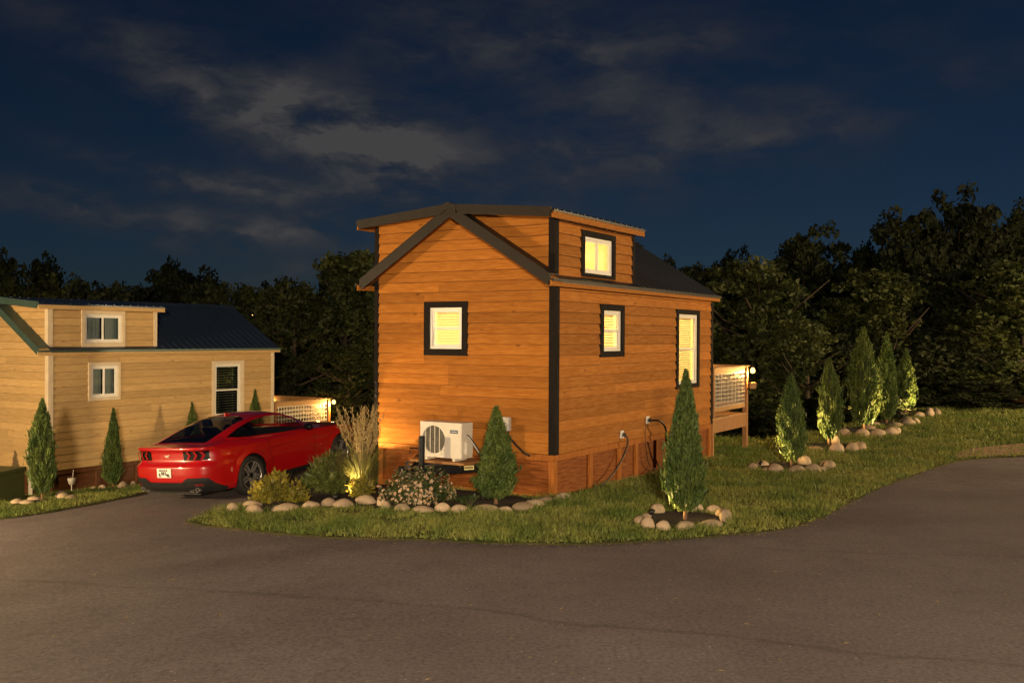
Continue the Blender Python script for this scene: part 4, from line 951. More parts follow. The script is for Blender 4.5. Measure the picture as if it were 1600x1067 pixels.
# ------------------------------------------------------------------ the red coupe
def build_car():
    P0 = (-5.4049, 18.0348, -.3048 - .005)
    root = thing('parked_car', 'glossy red two-door sports coupe parked on the driveway', 'car', P0, (-.0552, -.0474, 1.133))
    paint, nt, b = base_mat('red_car_paint', (.38, .004, .006), .3, .0, .5, 1.0)
    black = base_mat('black_car_plastic', (.014, .014, .015), .42)[0]; gloss = base_mat('gloss_black', (.006, .006, .007), .12, 0, .5, .5)[0]
    rub = noisy('tyre_rubber', (.018, .018, .018), (.026, .025, .024), 20, .8, .1); rim_m = base_mat('machined_alloy', (.50, .47, .44), .25, .75)[0]
    dark = base_mat('dark_barrel', (.010, .010, .011), .5)[0]; cg = glass('car_glass', (.72, .74, .73), .15); cgd = glass('tinted_car_glass', (.30, .32, .34), .2)
    redl = base_mat('red_lamp_lens', (.30, .006, .008), .15, 0, .5, .6)[0]; chrome = base_mat('chrome', (.75, .73, .70), .15, 1.)[0]; cab = base_mat('car_interior', (.020, .020, .022), .7)[0]
    ip = lambda tab: (lambda x: float(np.interp(x, [p[0] for p in tab], [p[1] for p in tab])))
    out = [(-1.13, 0), (-1.127, .2), (-1.115, .40), (-1.085, .58), (-1.04, .70), (-.965, .79), (-.86, .855), (-.70, .905), (-.5, .935), (-.25, .953), (0, .962), (.3, .952), (.7, .928), (1.2, .915), (1.8, .918), (2.3, .938), (2.72, .95), (3.0, .935), (3.2, .90), (3.38, .835), (3.5, .75), (3.59, .62), (3.65, .42), (3.68, .2), (3.69, 0)]
    o3 = catmull([(x, y, 0) for x, y in out], 6)
    # resample finely along the arches
    pts = []; step = .035
    for a, c in zip(o3, o3[1:]):
        n = max(1, int((c - a).length / step)); pts += [a.lerp(c, k / n) for k in range(n)]
    pts.append(o3[-1]); OUT = [(p.x, max(p.y, 0)) for p in pts]
    N = len(OUT)
    def nrm(i):
        a = OUT[max(i - 1, 0)]; c = OUT[min(i + 1, N - 1)]; t = Vector((c[0] - a[0], c[1] - a[1])).normalized(); return Vector((-t.y, t.x))   # outward
    NR = [nrm(i) for i in range(N)]; NR[0] = Vector((-1, 0)); NR[-1] = Vector((1, 0))
    ztop = ip([(-1.13, .985), (-.9, .985), (-.5, 1.0), (-.1, 1.0), (.4, .975), (1.0, .94), (1.9, .93), (2.7, .905), (3.2, .845), (3.5, .74), (3.69, .66)])
    def zlow(x):
        z = ip([(-1.13, .235), (-.6, .215), (.6, .19), (3.0, .19), (3.69, .20)])(x)
        for xc in (0, 2.72):
            d = abs(x - xc)
            if d < .392: z = max(z, .345 + math.sqrt(.392 ** 2 - d * d) - .0)
        return z
    ds = ip([(.18, .055), (.28, .015), (.42, .004), (.62, .0), (.74, .012), (.80, .006), (.90, .028), (.97, .085), (1.02, .14)])
    dr = ip([(.20, .14), (.30, .05), (.42, .012), (.52, .0), (.655, .0), (.685, .012), (.70, .055), (.76, .085), (.90, .080), (.935, .060), (.958, .030), (.972, .032), (.99, .07)])
    df = ip([(.18, .06), (.35, .0), (.55, .01), (.66, .10)])
    def S(i, z):
        x, y = OUT[i]; wr = float(sstep(-.72, -1.0, x)); wf = float(sstep(3.3, 3.6, x))
        d = ds(z) * (1 - wr) * (1 - wf) + dr(z) * wr + df(z) * wf
        for xc in (0, 2.72):
            r = math.hypot(x - xc, z - .345); d -= .018 * math.exp(-((r - .405) / .045) ** 2) * (1 if wr < .1 else 0)
        n = NR[i]; return Vector((x - n.x * d, max(y - n.y * d, 0), z))
    nz = 26; tv = [k / nz for k in range(nz + 1)]
    V = []; F = []
    def gridside(sgn):
        k0 = len(V)
        for i in range(N):
            a, c = zlow(OUT[i][0]), ztop(OUT[i][0])
            for t in tv:
                p = S(i, a + (c - a) * t); V.append((p.x, p.y * sgn, p.z))
        for i in range(N - 1):
            for k in range(nz):
                q = k0 + i * (nz + 1) + k; f = (q, q + 1, q + nz + 2, q + nz + 1); F.append(f if sgn > 0 else f[::-1])
    gridside(1); gridside(-1)
    me = make_mesh('body', V, F, True); bm = bmesh.new(); bm.from_mesh(me); bmesh.ops.remove_doubles(bm, verts=bm.verts, dist=.0008); bm.to_mesh(me); bm.free(); me.polygons.foreach_set('use_smooth', np.ones(len(me.polygons), dtype=bool))
    ob('body', me, paint, root)
    # decklid / cowl / hood surface
    crown = ip([(-1.13, .010), (-.5, .02), (1.9, .05), (2.4, .075), (3.3, .08), (3.69, .01)]); V = []; F = []; mtl = []; m_ = 16
    for i in range(N):
        x = OUT[i][0]; p = S(i, ztop(x))
        for k in range(m_ + 1):
            s = -1 + 2 * k / m_; V.append((p.x, p.y * s, p.z + crown(x) * (1 - s * s)))
    for i in range(N - 1):
        for k in range(m_):
            q = i * (m_ + 1) + k; F.append((q, q + 1, q + m_ + 2, q + m_ + 1)); s = abs(-1 + 2 * (k + .5) / m_)
            mtl.append(1 if -.55 < OUT[i][0] < 1.85 and s < .80 else 0)
    me = make_mesh('deck_and_hood', V, F, True); me.materials.append(paint); me.materials.append(cab); me.polygons.foreach_set('material_index', np.array(mtl, dtype=np.int32))
    ob('hood', me, None, root)
    # greenhouse
    zc = ip([(-.78, 1.000), (-.6, 1.045), (-.4, 1.112), (-.2, 1.180), (0, 1.243), (.2, 1.298), (.4, 1.342), (.6, 1.372), (.8, 1.388), (1.0, 1.390), (1.15, 1.380), (1.3, 1.350), (1.5, 1.275), (1.7, 1.180), (1.9, 1.075), (2.05, .985)])
    yb = ip([(-.78, .66), (-.5, .73), (-.2, .80), (.2, .835), (1.2, .835), (1.7, .815), (2.05, .72)])
    yr = ip([(-.78, .62), (-.4, .60), (.2, .575), (.8, .565), (1.2, .58), (1.6, .66), (2.05, .70)])
    zb = lambda x: ztop(x) + .004
    lo = ip([(-.34, .50), (-.10, .16), (.1, .10), (1.70, .07), (1.78, .07)]); hi = ip([(-.34, .52), (-.2, .66), (0, .80), (.4, .90), (1.2, .91), (1.45, .89), (1.6, .80), (1.70, .50), (1.78, .08)])
    XS = sorted(set(np.round(np.r_[np.linspace(-.78, 2.05, 96), [-.34, .30, .37, 1.78, .44, -.70, 1.20, 1.97]], 4)))
    rows = []
    for x in XS:
        A = Vector((x, yb(x), zb(x))); zcx = max(zc(x), zb(x) + .004); B = Vector((x, min(yr(x), yb(x) - .01), zb(x) + (zcx - zb(x)) * .87))
        lx, hx = (lo(x), hi(x)) if -.34 <= x <= 1.78 else (.3, .3)
        bow = lambda f: A.lerp(B, f) + Vector((0, .028 * math.sin(math.pi * f) * min(1, (zcx - zb(x)) / .3), 0))
        rw = [bow(0), bow(lx), bow(hx), bow(1.0)]
        for s in (.12, .3, .5, .75, 1.0): rw.append(Vector((x, B.y * (1 - s), B.z + (zcx - B.z) * (1 - (1 - s) ** 2.2))))
        rows.append(rw)
    groups = {'cabin_shell': ([], paint), 'side_glass': ([], cg), 'quarter_glass': ([], cgd), 'pillar': ([], gloss), 'rear_window': ([], cgd), 'windshield': ([], cg)}
    def cls(x, k):
        if k == 1 and -.34 <= x < .30: return 'quarter_glass'
        if k == 1 and .30 <= x < .37: return 'pillar'
        if k == 1 and .37 <= x < 1.78: return 'side_glass'
        if k >= 4 and -.70 <= x < .44: return 'rear_window'
        if k >= 4 and 1.20 <= x < 1.97: return 'windshield'
        return 'cabin_shell'
    for side in (1, -1):
        fs = {}
        for i in range(len(XS) - 1):
            xm = (XS[i] + XS[i + 1]) / 2
            for k in range(8): fs.setdefault(cls(xm, k), []).append((i, k))
        for nm, L in fs.items():
            groups[nm][0].append((side, L))
    for nm, (lst, mt) in groups.items():
        def mk(items):
            V = []; F = []; idx = {}
            def vid(i, k, sd):
                key = (i, k, sd if k < 8 else 0)
                if key not in idx: p = rows[i][k]; idx[key] = len(V); V.append((p.x, p.y * sd, p.z))
                return idx[key]
            for sd, L in items:
                for i, k in L:
                    f = (vid(i, k, sd), vid(i + 1, k, sd), vid(i + 1, k + 1, sd), vid(i, k + 1, sd)); F.append(f if sd < 0 else f[::-1])
            ob(nm, make_mesh(nm, V, F, True), mt, root)
        if nm in ('cabin_shell', 'rear_window', 'windshield'): mk(lst)
        else:
            for it in lst: mk([it])
    # overlay patches that follow the body surface
    def idx_near(x=None, y=None, rear=False):
        if rear: return min(range(N // 3), key=lambda i: abs(OUT[i][1] - y) + (0 if OUT[i][0] < -.6 else 9))
        return min(range(N), key=lambda i: abs(OUT[i][0] - x) + (9 if OUT[i][1] < .5 else 0))
    def patch(nm, i0, i1, zl, zh, mt, off=.006, sides=(1, -1), nzz=6, parent=None, join=False):
        V = []; F = []
        for sd in sides:
            if not join: V = []; F = []
            k0 = len(V)
            for i in range(i0, i1 + 1):
                a, c = zl(i) if callable(zl) else zl, zh(i) if callable(zh) else zh
                for k in range(nzz + 1):
                    p = S(i, a + (c - a) * k / nzz); V.append((p.x + NR[i].x * off, (p.y + NR[i].y * off) * sd, p.z))
            for i in range(i1 - i0):
                for k in range(nzz):
                    q = k0 + i * (nzz + 1) + k; F.append((q, q + 1, q + nzz + 2, q + nzz + 1))
            if not join: o = ob(nm, make_mesh(nm, V, F, True), mt, parent or root)
        if join: o = ob(nm, make_mesh(nm, V, F, True), mt, parent or root)
        return o
    ir = lambda y: idx_near(y=y, rear=True)
    # rear lamps: black housings with three slanted red bars
    for sd in (1, -1):
        hs = patch('tail_lamp', ir(.36), ir(.835), lambda i: .765 + .0 * i, lambda i: .925 - .02 * max(0, OUT[i][1] - .6), gloss, .006, (sd,))
        for y0 in (.43, .555, .68):
            V = []
            for (dy, z) in ((0, .78), (.042, .78), (.085, .85), (.042, .912), (0, .912), (.043, .85)):
                i = ir(y0 + dy); p = S(i, z); yy = y0 + dy
                V.append((p.x + NR[i].x * .016, yy * sd, p.z))
            ob('lamp_bar', make_mesh('lamp_bar', V, [(0, 1, 2, 5), (5, 2, 3, 4)]), redl, hs)
    # trunk seam, bumper seam
    patch('trunk_seam', 0, ir(.50), lambda i: .738 - .03 * math.cos(min(OUT[i][1] / .5, 1) * 1.57) ** .5, lambda i: .745 - .03 * math.cos(min(OUT[i][1] / .5, 1) * 1.57) ** .5, dark, .003, join=True)
    # lower black diffuser
    zu = lambda i: float(np.interp(OUT[i][1] if OUT[i][0] < -.5 else 2, [0, .36, .46, .74, .80, .92, 1.0], [.40, .40, .475, .475, .46, .27, .24]))
    patch('rear_diffuser', 0, idx_near(x=-.62), lambda i: zlow(OUT[i][0]) - .01, zu, black, .014, join=True, nzz=8)
    patch('diffuser_groove', 0, ir(.70), lambda i: zu(i) - .075, lambda i: zu(i) - .045, dark, .020, join=True)
    MB().box(-1.00, -.70, -.58, .58, .205, .27).build('exhaust_valance', dark, root)
    for y in (-.62, -.50, .50, .62):
        MB().lathe([(.038, -.0), (.038, .14), (.034, .14), (.034, .02), (0, .02)], 18).build('exhaust_tip', rim_m, root, (-.90, y, .27), (0, -math.pi / 2, 0))
    for sd in (1, -1):
        patch('reflector', ir(.60), ir(.74), .345, .362, redl, .021, (sd,), 1)
        i0 = idx_near(x=-.52); patch('side_marker', i0, i0 + 1, .50, .58, base_mat('marker_lens', (.55, .18, .12), .2)[0], .004, (sd,), 2)
    # licence plate in its recess
    pl = MB().box(-.004, .004, -.155, .155, -.078, .078).build('licence_plate', M['sticker_white'], root, (-1.142, 0, .565))
    for q, (y, z, a, c) in enumerate([(.085, .045, .022, .012), (.05, .045, .012, .012), (.02, .045, .012, .012), (-.015, .045, .016, .012), (-.06, .045, .018, .012), (.10, -.02, .02, .018), (.045, -.005, .014, .03), (.01, -.005, .014, .03), (-.03, -.005, .012, .03), (-.08, -.03, .032, .018), (.09, -.055, .03, .01), (-.10, -.055, .03, .01)]):
        MB().box(-.0055, -.0042, y - a, y + a, z - c, z + c).build('plate_mark', M['ink'], pl)
    # running emblem on the trunk panel
    em = MB().add([(-.002, .06, .0), (-.002, .03, .022), (-.002, -.02, .018), (-.002, -.055, .034), (-.002, -.07, .026), (-.002, -.03, .0), (-.002, -.045, -.028), (-.002, -.01, -.010), (-.002, .015, -.032), (-.002, .02, -.006)], [(0, 1, 2, 3, 4, 5, 6, 7, 8, 9)])
    em.build('emblem', chrome, root, (-1.052, 0, .835))
    # rockers, door cuts, handle
    i0, i1 = idx_near(x=.42), idx_near(x=2.30)
    patch('rocker', i0, i1, .175, .275, black, .008)
    def seam(x0, z0, x1, z1, w_=.005):
        for sd in (1, -1):
            V = []
            for k in range(13):
                t = k / 12; x = x0 + (x1 - x0) * t; z = z0 + (z1 - z0) * t; i = idx_near(x=x); p = S(i, z)
                V += [(x - w_, (p.y + .003) * sd, z), (x + w_, (p.y + .003) * sd, z)]
            ob('door_seam', make_mesh('door_seam', V, [(2 * k, 2 * k + 1, 2 * k + 3, 2 * k + 2) for k in range(12)]), dark, root)
    seam(.62, .30, .50, .95); seam(1.86, .28, 1.90, .91)
    for sd in (1, -1):
        p = S(idx_near(x=.72), .80); bevel(MB().box(-.10, .10, -.012, .016, -.014, .014).build('door_handle', paint, root, (.74, p.y * sd, .80)), .008, 2)
        mr = thing_part = MB().add(*ico(1)).build('mirror', gloss, root, (1.62, .985 * sd, 1.00), smooth=True); mr.scale = (.075, .105, .068)
        MB().box(-.03, .03, -.10, .02, -.02, .0).build('stalk', gloss, mr).scale = (9, 9, 9)
    # roof antenna fin
    MB().hexa([(-.07, -.022, 0), (.09, -.022, 0), (.09, .022, 0), (-.07, .022, 0), (-.055, -.006, .062), (-.01, -.008, .055), (-.01, .008, .055), (-.055, .006, .062)]).build('antenna_fin', paint, root, (.52, 0, 1.355))
    MB().box(.40, .46, -.35, .35, 1.338, 1.352).build('brake_lamp_strip', gloss, root)
    # underbody, arch liners, seats
    MB().box(-.95, 3.45, -.60, .60, .17, .60).build('underbody', dark, root)
    MB().box(.42, 2.28, -.80, .80, .18, .5).build('floor_pan', dark, root)
    for xc in (0, 2.72):
        for sd in (1, -1):
            mb = MB(); A = np.linspace(-.2, math.pi + .2, 25); V = []
            for a in A: V += [(xc + .40 * math.cos(a), .60 * sd, .345 + .40 * math.sin(a)), (xc + .392 * math.cos(a), .945 * sd, .345 + .392 * math.sin(a))]
            mb.add(V, [(2 * k, 2 * k + 1, 2 * k + 3, 2 * k + 2) for k in range(24)]); mb.build('arch_liner', dark, root, smooth=True)
    for sd in (1, -1):
        st = MB().hexa([(.55, -.22, .9), (.72, -.22, .9), (.72, .22, .9), (.55, .22, .9), (.36, -.17, 1.16), (.46, -.17, 1.17), (.46, .17, 1.17), (.36, .17, 1.16)]).build('seat', cab, root, (0, .36 * sd, 0)); bevel(st, .05, 3)
        bevel(MB().hexa([(.36, -.11, 1.17), (.44, -.11, 1.18), (.44, .11, 1.18), (.36, .11, 1.17), (.31, -.10, 1.30), (.39, -.10, 1.31), (.39, .10, 1.31), (.31, .10, 1.30)]).build('headrest', cab, st), .03, 3)
    # wheels
    def wheel(x, sd, first={}):
        if not first:
            first['barrel'] = MB().lathe([(0, -.04), (.20, -.04), (.235, .02), (.245, .10)], 36, 'y').mesh('wheel', True); first['barrel'].materials.append(dark)
            first['tyre'] = MB().lathe([(.250, .10), (.262, .118), (.300, .125), (.330, .112), (.343, .085), (.345, 0), (.343, -.085), (.33, -.112), (.25, -.12)], 48, 'y').mesh('tyre', True); first['tyre'].materials.append(rub)
            first['rim'] = MB().lathe([(.236, .085), (.240, .108), (.252, .112), (.256, .105)], 48, 'y').mesh('rim', True); first['rim'].materials.append(rim_m)
            mb = MB()
            for e in (-1, 1):
                mb.hexa([(.045, .062, e * .024 - .015), (.240, .082, e * .036 - .015), (.240, .082, e * .036 + .015), (.045, .062, e * .024 + .015), (.045, .088, e * .024 - .012), (.240, .104, e * .036 - .013), (.240, .104, e * .036 + .013), (.045, .088, e * .024 + .012)])
            first['spoke'] = mb.mesh('spoke'); first['spoke'].materials.append(rim_m)
            first['hub'] = MB().lathe([(0, .097), (.035, .095), (.062, .085), (.066, .06)], 24, 'y').mesh('hub', True); first['hub'].materials.append(gloss)
            first['disc'] = MB().lathe([(.07, .0), (.185, .0), (.185, -.02)], 32, 'y').mesh('brake_disc', True); first['disc'].materials.append(base_mat('brake_steel', (.14, .13, .12), .4, .8)[0])
        wh = ob('wheel', first['barrel'], None, root, (x, .825 * sd, .345), (0, 0, 0 if sd > 0 else math.pi))
        ob('tyre', first['tyre'], None, wh); ob('rim', first['rim'], None, wh); ob('hub', first['hub'], None, wh); ob('brake_disc', first['disc'], None, wh)
        for q in range(5): ob('spoke', first['spoke'], None, wh, (0, 0, 0), (0, q * 2 * math.pi / 5 + .35 + x, 0))
    for x in (0, 2.72):
        for sd in (1, -1): wheel(x, sd)
    return root
def ico(sub):
    bm = bmesh.new(); bmesh.ops.create_icosphere(bm, subdivisions=sub + 1, radius=1.0)
    V = [tuple(v.co) for v in bm.verts]; F = [tuple(v.index for v in f.verts) for f in bm.faces]; bm.free(); return V, F
build_car()

# ------------------------------------------------------------------ utility box, pedestal, marker
t = thing('utility_box', 'olive green utility transformer box at the left edge', 'utility box', (-9.95, 19.0, zgf(-9.95, 19.0) - .02), (0, 0, -.12))
bevel(MB().box(-.75, .42, -.35, .45, 0, .62).build('cabinet', M['util_green'], t), .02, 2)
bevel(MB().box(-.78, .45, -.38, .48, .622, .70).build('lid', M['util_green'], t), .02, 2)
MB().box(-.2, -.19, -.356, -.351, .05, .6).build('door_seam', M['ink'], t)
p = hw(C2, -.45, -.12, 0)
t = thing('utility_pedestal', 'slim grey pink utility pedestal against the tan house front', 'utility post', (p.x, p.y, zgf(p.x, p.y)))
bevel(MB().box(-.05, .05, -.05, .05, 0, .75).build('post', M['grey_box'], t), .01, 2); bevel(MB().box(-.08, .08, -.07, .07, .752, 1.0).build('head', M['grey_box'], t), .015, 2)
p = hw(C2, .35, .35)
t = thing('path_marker', 'small white cup shaped path light on a stake by the tan house', 'path light', (p.x, p.y, zgf(p.x, p.y)))
MB().tube([(0, 0, 0), (0, 0, .26)], .012, 8).build('stake', M['white'], t); MB().lathe([(0, .20), (.06, .22), (.085, .31), (.09, .36), (.05, .36), (0, .33)], 18).build('cup', M['white'], t, smooth=True); MB().tube([(.02, 0, .34), (.04, 0, .55)], .008, 6).build('tip', M['white'], t)

# ------------------------------------------------------------------ landscape spotlights
def spot(label, x, y, target, watts, cone=75, z=.10, blend=.6):
    t = thing('garden_spotlight', label, 'spotlight', (x, y, zgf(x, y) + .03), group='small landscape spotlights in the beds')
    d = (Vector(target) - Vector((x, y, zgf(x, y) + z + .03))).normalized(); q = d.to_track_quat('Z', 'Y').to_euler()
    MB().tube([(0, 0, -.05), (0, 0, z - .02)], .008, 6).build('stake', M['black_metal'], t)
    MB().lathe([(0, -.06), (.028, -.055), (.032, .03), (.027, .03), (.024, .012)], 14).build('housing', M['black_metal'], t, (0, 0, z), q, smooth=True)
    MB().lathe([(0, .016), (.024, .016)], 14).build('lens', M['lens'], t, (0, 0, z), q)
    l = bpy.data.lights.new('garden_light', 'SPOT'); l.energy = watts; l.color = (1.0, .64, .22); l.spot_size = R(cone); l.spot_blend = blend; l.shadow_soft_size = .02
    lo = bpy.data.objects.new('garden_light', l); COL.objects.link(lo); lo.parent = t; lo.location = Vector((0, 0, z)) + d * .035; lo.rotation_euler = (-d).to_track_quat('Z', 'Y').to_euler()
spot('spotlight at the left foot of the big arborvitae by the road', 1.98, 13.95, (2.36, 13.85, .6), 110, 140)
spot('spotlight left of the second arborvitae', 5.05, 20.15, (5.6, 20.2, 1.0), 230, 140)
spot('spotlight left of the third arborvitae', 7.05, 24.05, (7.65, 24.2, 1.1), 330, 140)
spot('spotlight right of the fourth arborvitae trunk', 10.75, 27.9, (10.05, 28.35, 1.4), 520, 140)
spot('spotlight left of the dark slim arborvitae', 10.8, 31.1, (11.3, 31.6, .9), 260, 140)
spot('spotlight before the farthest arborvitae', 13.1, 33.1, (13.5, 34.1, 1.1), 800, 100)
spot('spotlight under the golden shrub', -4.08, 15.98, (-3.7, 15.95, .35), 70, 110)
spot('spotlight by the small shrub under the feather grass', -2.74, 15.62, (-2.35, 15.75, .4), 40, 90, .12, .5)
spot('assumed spotlight hidden behind the feather grass grazing the house front', -3.06, 17.37, (-1.70, 17.05, 1.45), 450, 52, .42, .3)  # unseen fixture, assumed from the streaks of light low on the front wall
spot('spotlight behind the small shrub at the tall grass', -2.55, 15.95, (-2.45, 16.35, 1.2), 60, 70)

# ------------------------------------------------------------------ assumed street lamps, added for light (outside the frame, behind and beside the viewer)
def assumed_street_lamp(label, x, y, h, watts, color, size):
    z = zgf(x, y); t = thing('assumed_street_lamp', label, 'street lamp', (x, y, z))
    MB().tube([(0, 0, 0), (0, 0, .5), (0, 0, h)], [.08, .06, .045], 12).build('pole', M['black_metal'], t)
    MB().lathe([(0, h + .25), (.22, h + .20), (.26, h + .12), (.22, h + .10), (.05, h)], 20).build('lamp_head', M['black_metal'], t)
    MB().lathe([(0, h + .03), (.10, h + .05), (.13, h + .10)], 20).build('lens', M['lens'], t)
    l = bpy.data.lights.new('assumed_street_light', 'POINT'); l.energy = watts; l.color = color; l.shadow_soft_size = size
    lo = bpy.data.objects.new('assumed_street_light', l); COL.objects.link(lo); lo.parent = t; lo.location = (0, 0, h - size - .02)
assumed_street_lamp('assumed street lamp behind the viewer, added as frontal light', .6, -8.0, 4.8, 24000, (1.0, .77, .50), .6)  # unseen lamp, assumed from the frontal light on walls and road
assumed_street_lamp('assumed street lamp right of the lawn outside the view, added as side light', 30.0, 23.0, 6.0, 28000, (1.0, .70, .34), .45)  # lamp out of view, added to brighten the side wall and right lawn
assumed_street_lamp('assumed low street lamp beside the road left of the view', -13.5, 12.5, 3.0, 7500, (1.0, .70, .34), .15)  # no lamp in view here; assumed from the tan house's light and the shadows

# ------------------------------------------------------------------ woodland
def crown_mesh(seed, mat, nclump=300, nleaf=64, leaf=.115, H=10., Rr=3.2):
    """leafy crown of a tree 10 m high: lobes > clumps of leaves > leaves"""
    g = np.random.default_rng(seed); nl = 13
    a = g.random(nl) * 2 * np.pi; r = .25 + .45 * g.random(nl); lob = np.stack([np.cos(a) * r, np.sin(a) * r, .24 + .62 * g.random(nl)], 1)
    lob[:, :2] *= (1.25 - lob[:, 2:])
    lr = .24 + .20 * g.random(nl); lob[0] = (0.05, 0, .84); lr[0] = .30; lob[1] = (0, .1, .62); lr[1] = .48
    k = g.integers(0, nl, nclump); d = unit(g.normal(0, 1, (nclump, 3)))
    c = lob[k] * np.array([Rr, Rr, H]) + d * (lr[k] * Rr * (.62 + .42 * g.random(nclump) ** .5))[:, None]
    c[:, 2] = np.clip(c[:, 2], .08 * H, H - .15)
    kk = np.repeat(np.arange(nclump), nleaf); n = len(kk); cr = .26 + .26 * g.random(nclump)
    p = c[kk] + unit(g.normal(0, 1, (n, 3))) * (cr[kk] * g.random(n) ** .45)[:, None] * np.array([1, 1, .7])
    up = unit(g.normal(0, 1, (n, 3)) + np.array([0, 0, -.3])); side = unit(np.cross(up, g.normal(0, 1, (n, 3)))); s = leaf * (.55 + .9 * g.random((n, 1)))
    return quads_to_mesh('crown', p, up * s, side * s * .5, mat)
def limb_mesh(seed, H, Rr):
    r = random.Random(seed); mb = MB(); top = H * .85
    mb.tube([(0, 0, -1.0), (.02 * H, 0, H * .25), (-.01 * H, .01 * H, H * .5), (0, 0, top)], [H * .020, H * .016, H * .011, H * .003], 8)
    for q in range(12):
        z = H * r.uniform(.2, .7); a = r.uniform(0, 6.28); ln = Rr * r.uniform(.5, .85)
        mb.tube([(0, 0, z), (math.cos(a) * ln * .5, math.sin(a) * ln * .5, z + H * .06), (math.cos(a) * ln, math.sin(a) * ln, z + H * r.uniform(.1, .2))], [H * .007, H * .004, H * .0015], 5)
    me = mb.mesh('trunk', True); me.materials.append(M['trunk']); return me
CROWN = [crown_mesh(11 + q, M['tree_leaf'], (300, 300, 230, 300)[q]) for q in range(4)]; CROWN_D = [crown_mesh(31 + q, M['tree_leaf_dark'], (260, 200, 260, 150)[q], 60, .12) for q in range(4)]
LIMB = [limb_mesh(q, 10., 3.2) for q in range(4)]
def big_tree(label, x, y, top, rad, seed, dens=1.0, leaf=.16, dark=False):
    z = zgf(x, y) - .2; H = (top - z) * 1.02
    t = thing('woodland_tree', label, 'tree', (x, y, z), (0, 0, seed * 1.3))
    for nm, me in (('crown', (CROWN_D if dark else CROWN)[seed % 4]), ('trunk', LIMB[seed % 4])):
        o = ob(nm, me, None, t); o.scale = (rad / 2.6, rad / 2.6, H / 10.)
for a in [('leafy tree rising just left of the orange house roof', -6.3, 38, 6.0, 2.3, 11, .9, .15), ('round crowned tree between the two houses', -7.9, 36, 4.8, 2.1, 12, 1.1, .15), ('tree behind the far end of the dark blue roof', -11.4, 43, 4.9, 2.6, 13, 1.0, .17),
          ('tall dark tree poking above the tan house roof', -21.0, 60, 7.3, 2.6, 14, .9, .2, True), ('large dark tree at the far left of the skyline', -26.1, 55, 7.3, 4.6, 15, 1.4, .2, True), ('dark tree showing behind the dormer roof of the orange house', 4.6, 44, 7.9, 2.6, 16, 1.0, .18, True),
          ('high rounded tree on the ridge right of the orange house', 17.5, 60, 9.4, 3.4, 17, 1.0, .2, True), ('faintly lit broad tree right of the orange house roof', 10.4, 42, 6.3, 3.3, 18, 1.3, .16), ('faintly lit tree behind the two tallest arborvitae', 16.0, 43, 5.7, 2.9, 19, 1.2, .16),
          ('tall open branched tree on the right skyline', 21.7, 56, 10.3, 3.6, 20, .7, .2, True), ('highest dense tree on the right skyline', 25.1, 56, 11.0, 3.4, 21, 1.2, .2, True), ('faintly lit tree at the right edge above the lawn', 20.9, 41, 6.1, 3.3, 22, 1.4, .16),
          ('low pale tree behind the second arborvitae', 11.0, 37.2, 3.4, 2.2, 23, 1.0, .14), ('dark tree cut by the right edge of the picture', 31.0, 60, 11.6, 3.6, 24, 1.1, .2, True), ('low dark tree behind the tan house dormer', -20.4, 50, 5.5, 3.0, 25, 1.0, .2, True), ('dark tree above the blue roof ridge', -15.7, 52, 6.0, 2.8, 26, 1.0, .2, True), ('small lit tree beside the bulbs of the left deck', -5.5, 33.4, 2.3, 1.5, 27, .9, .10)]:
    big_tree(*a)
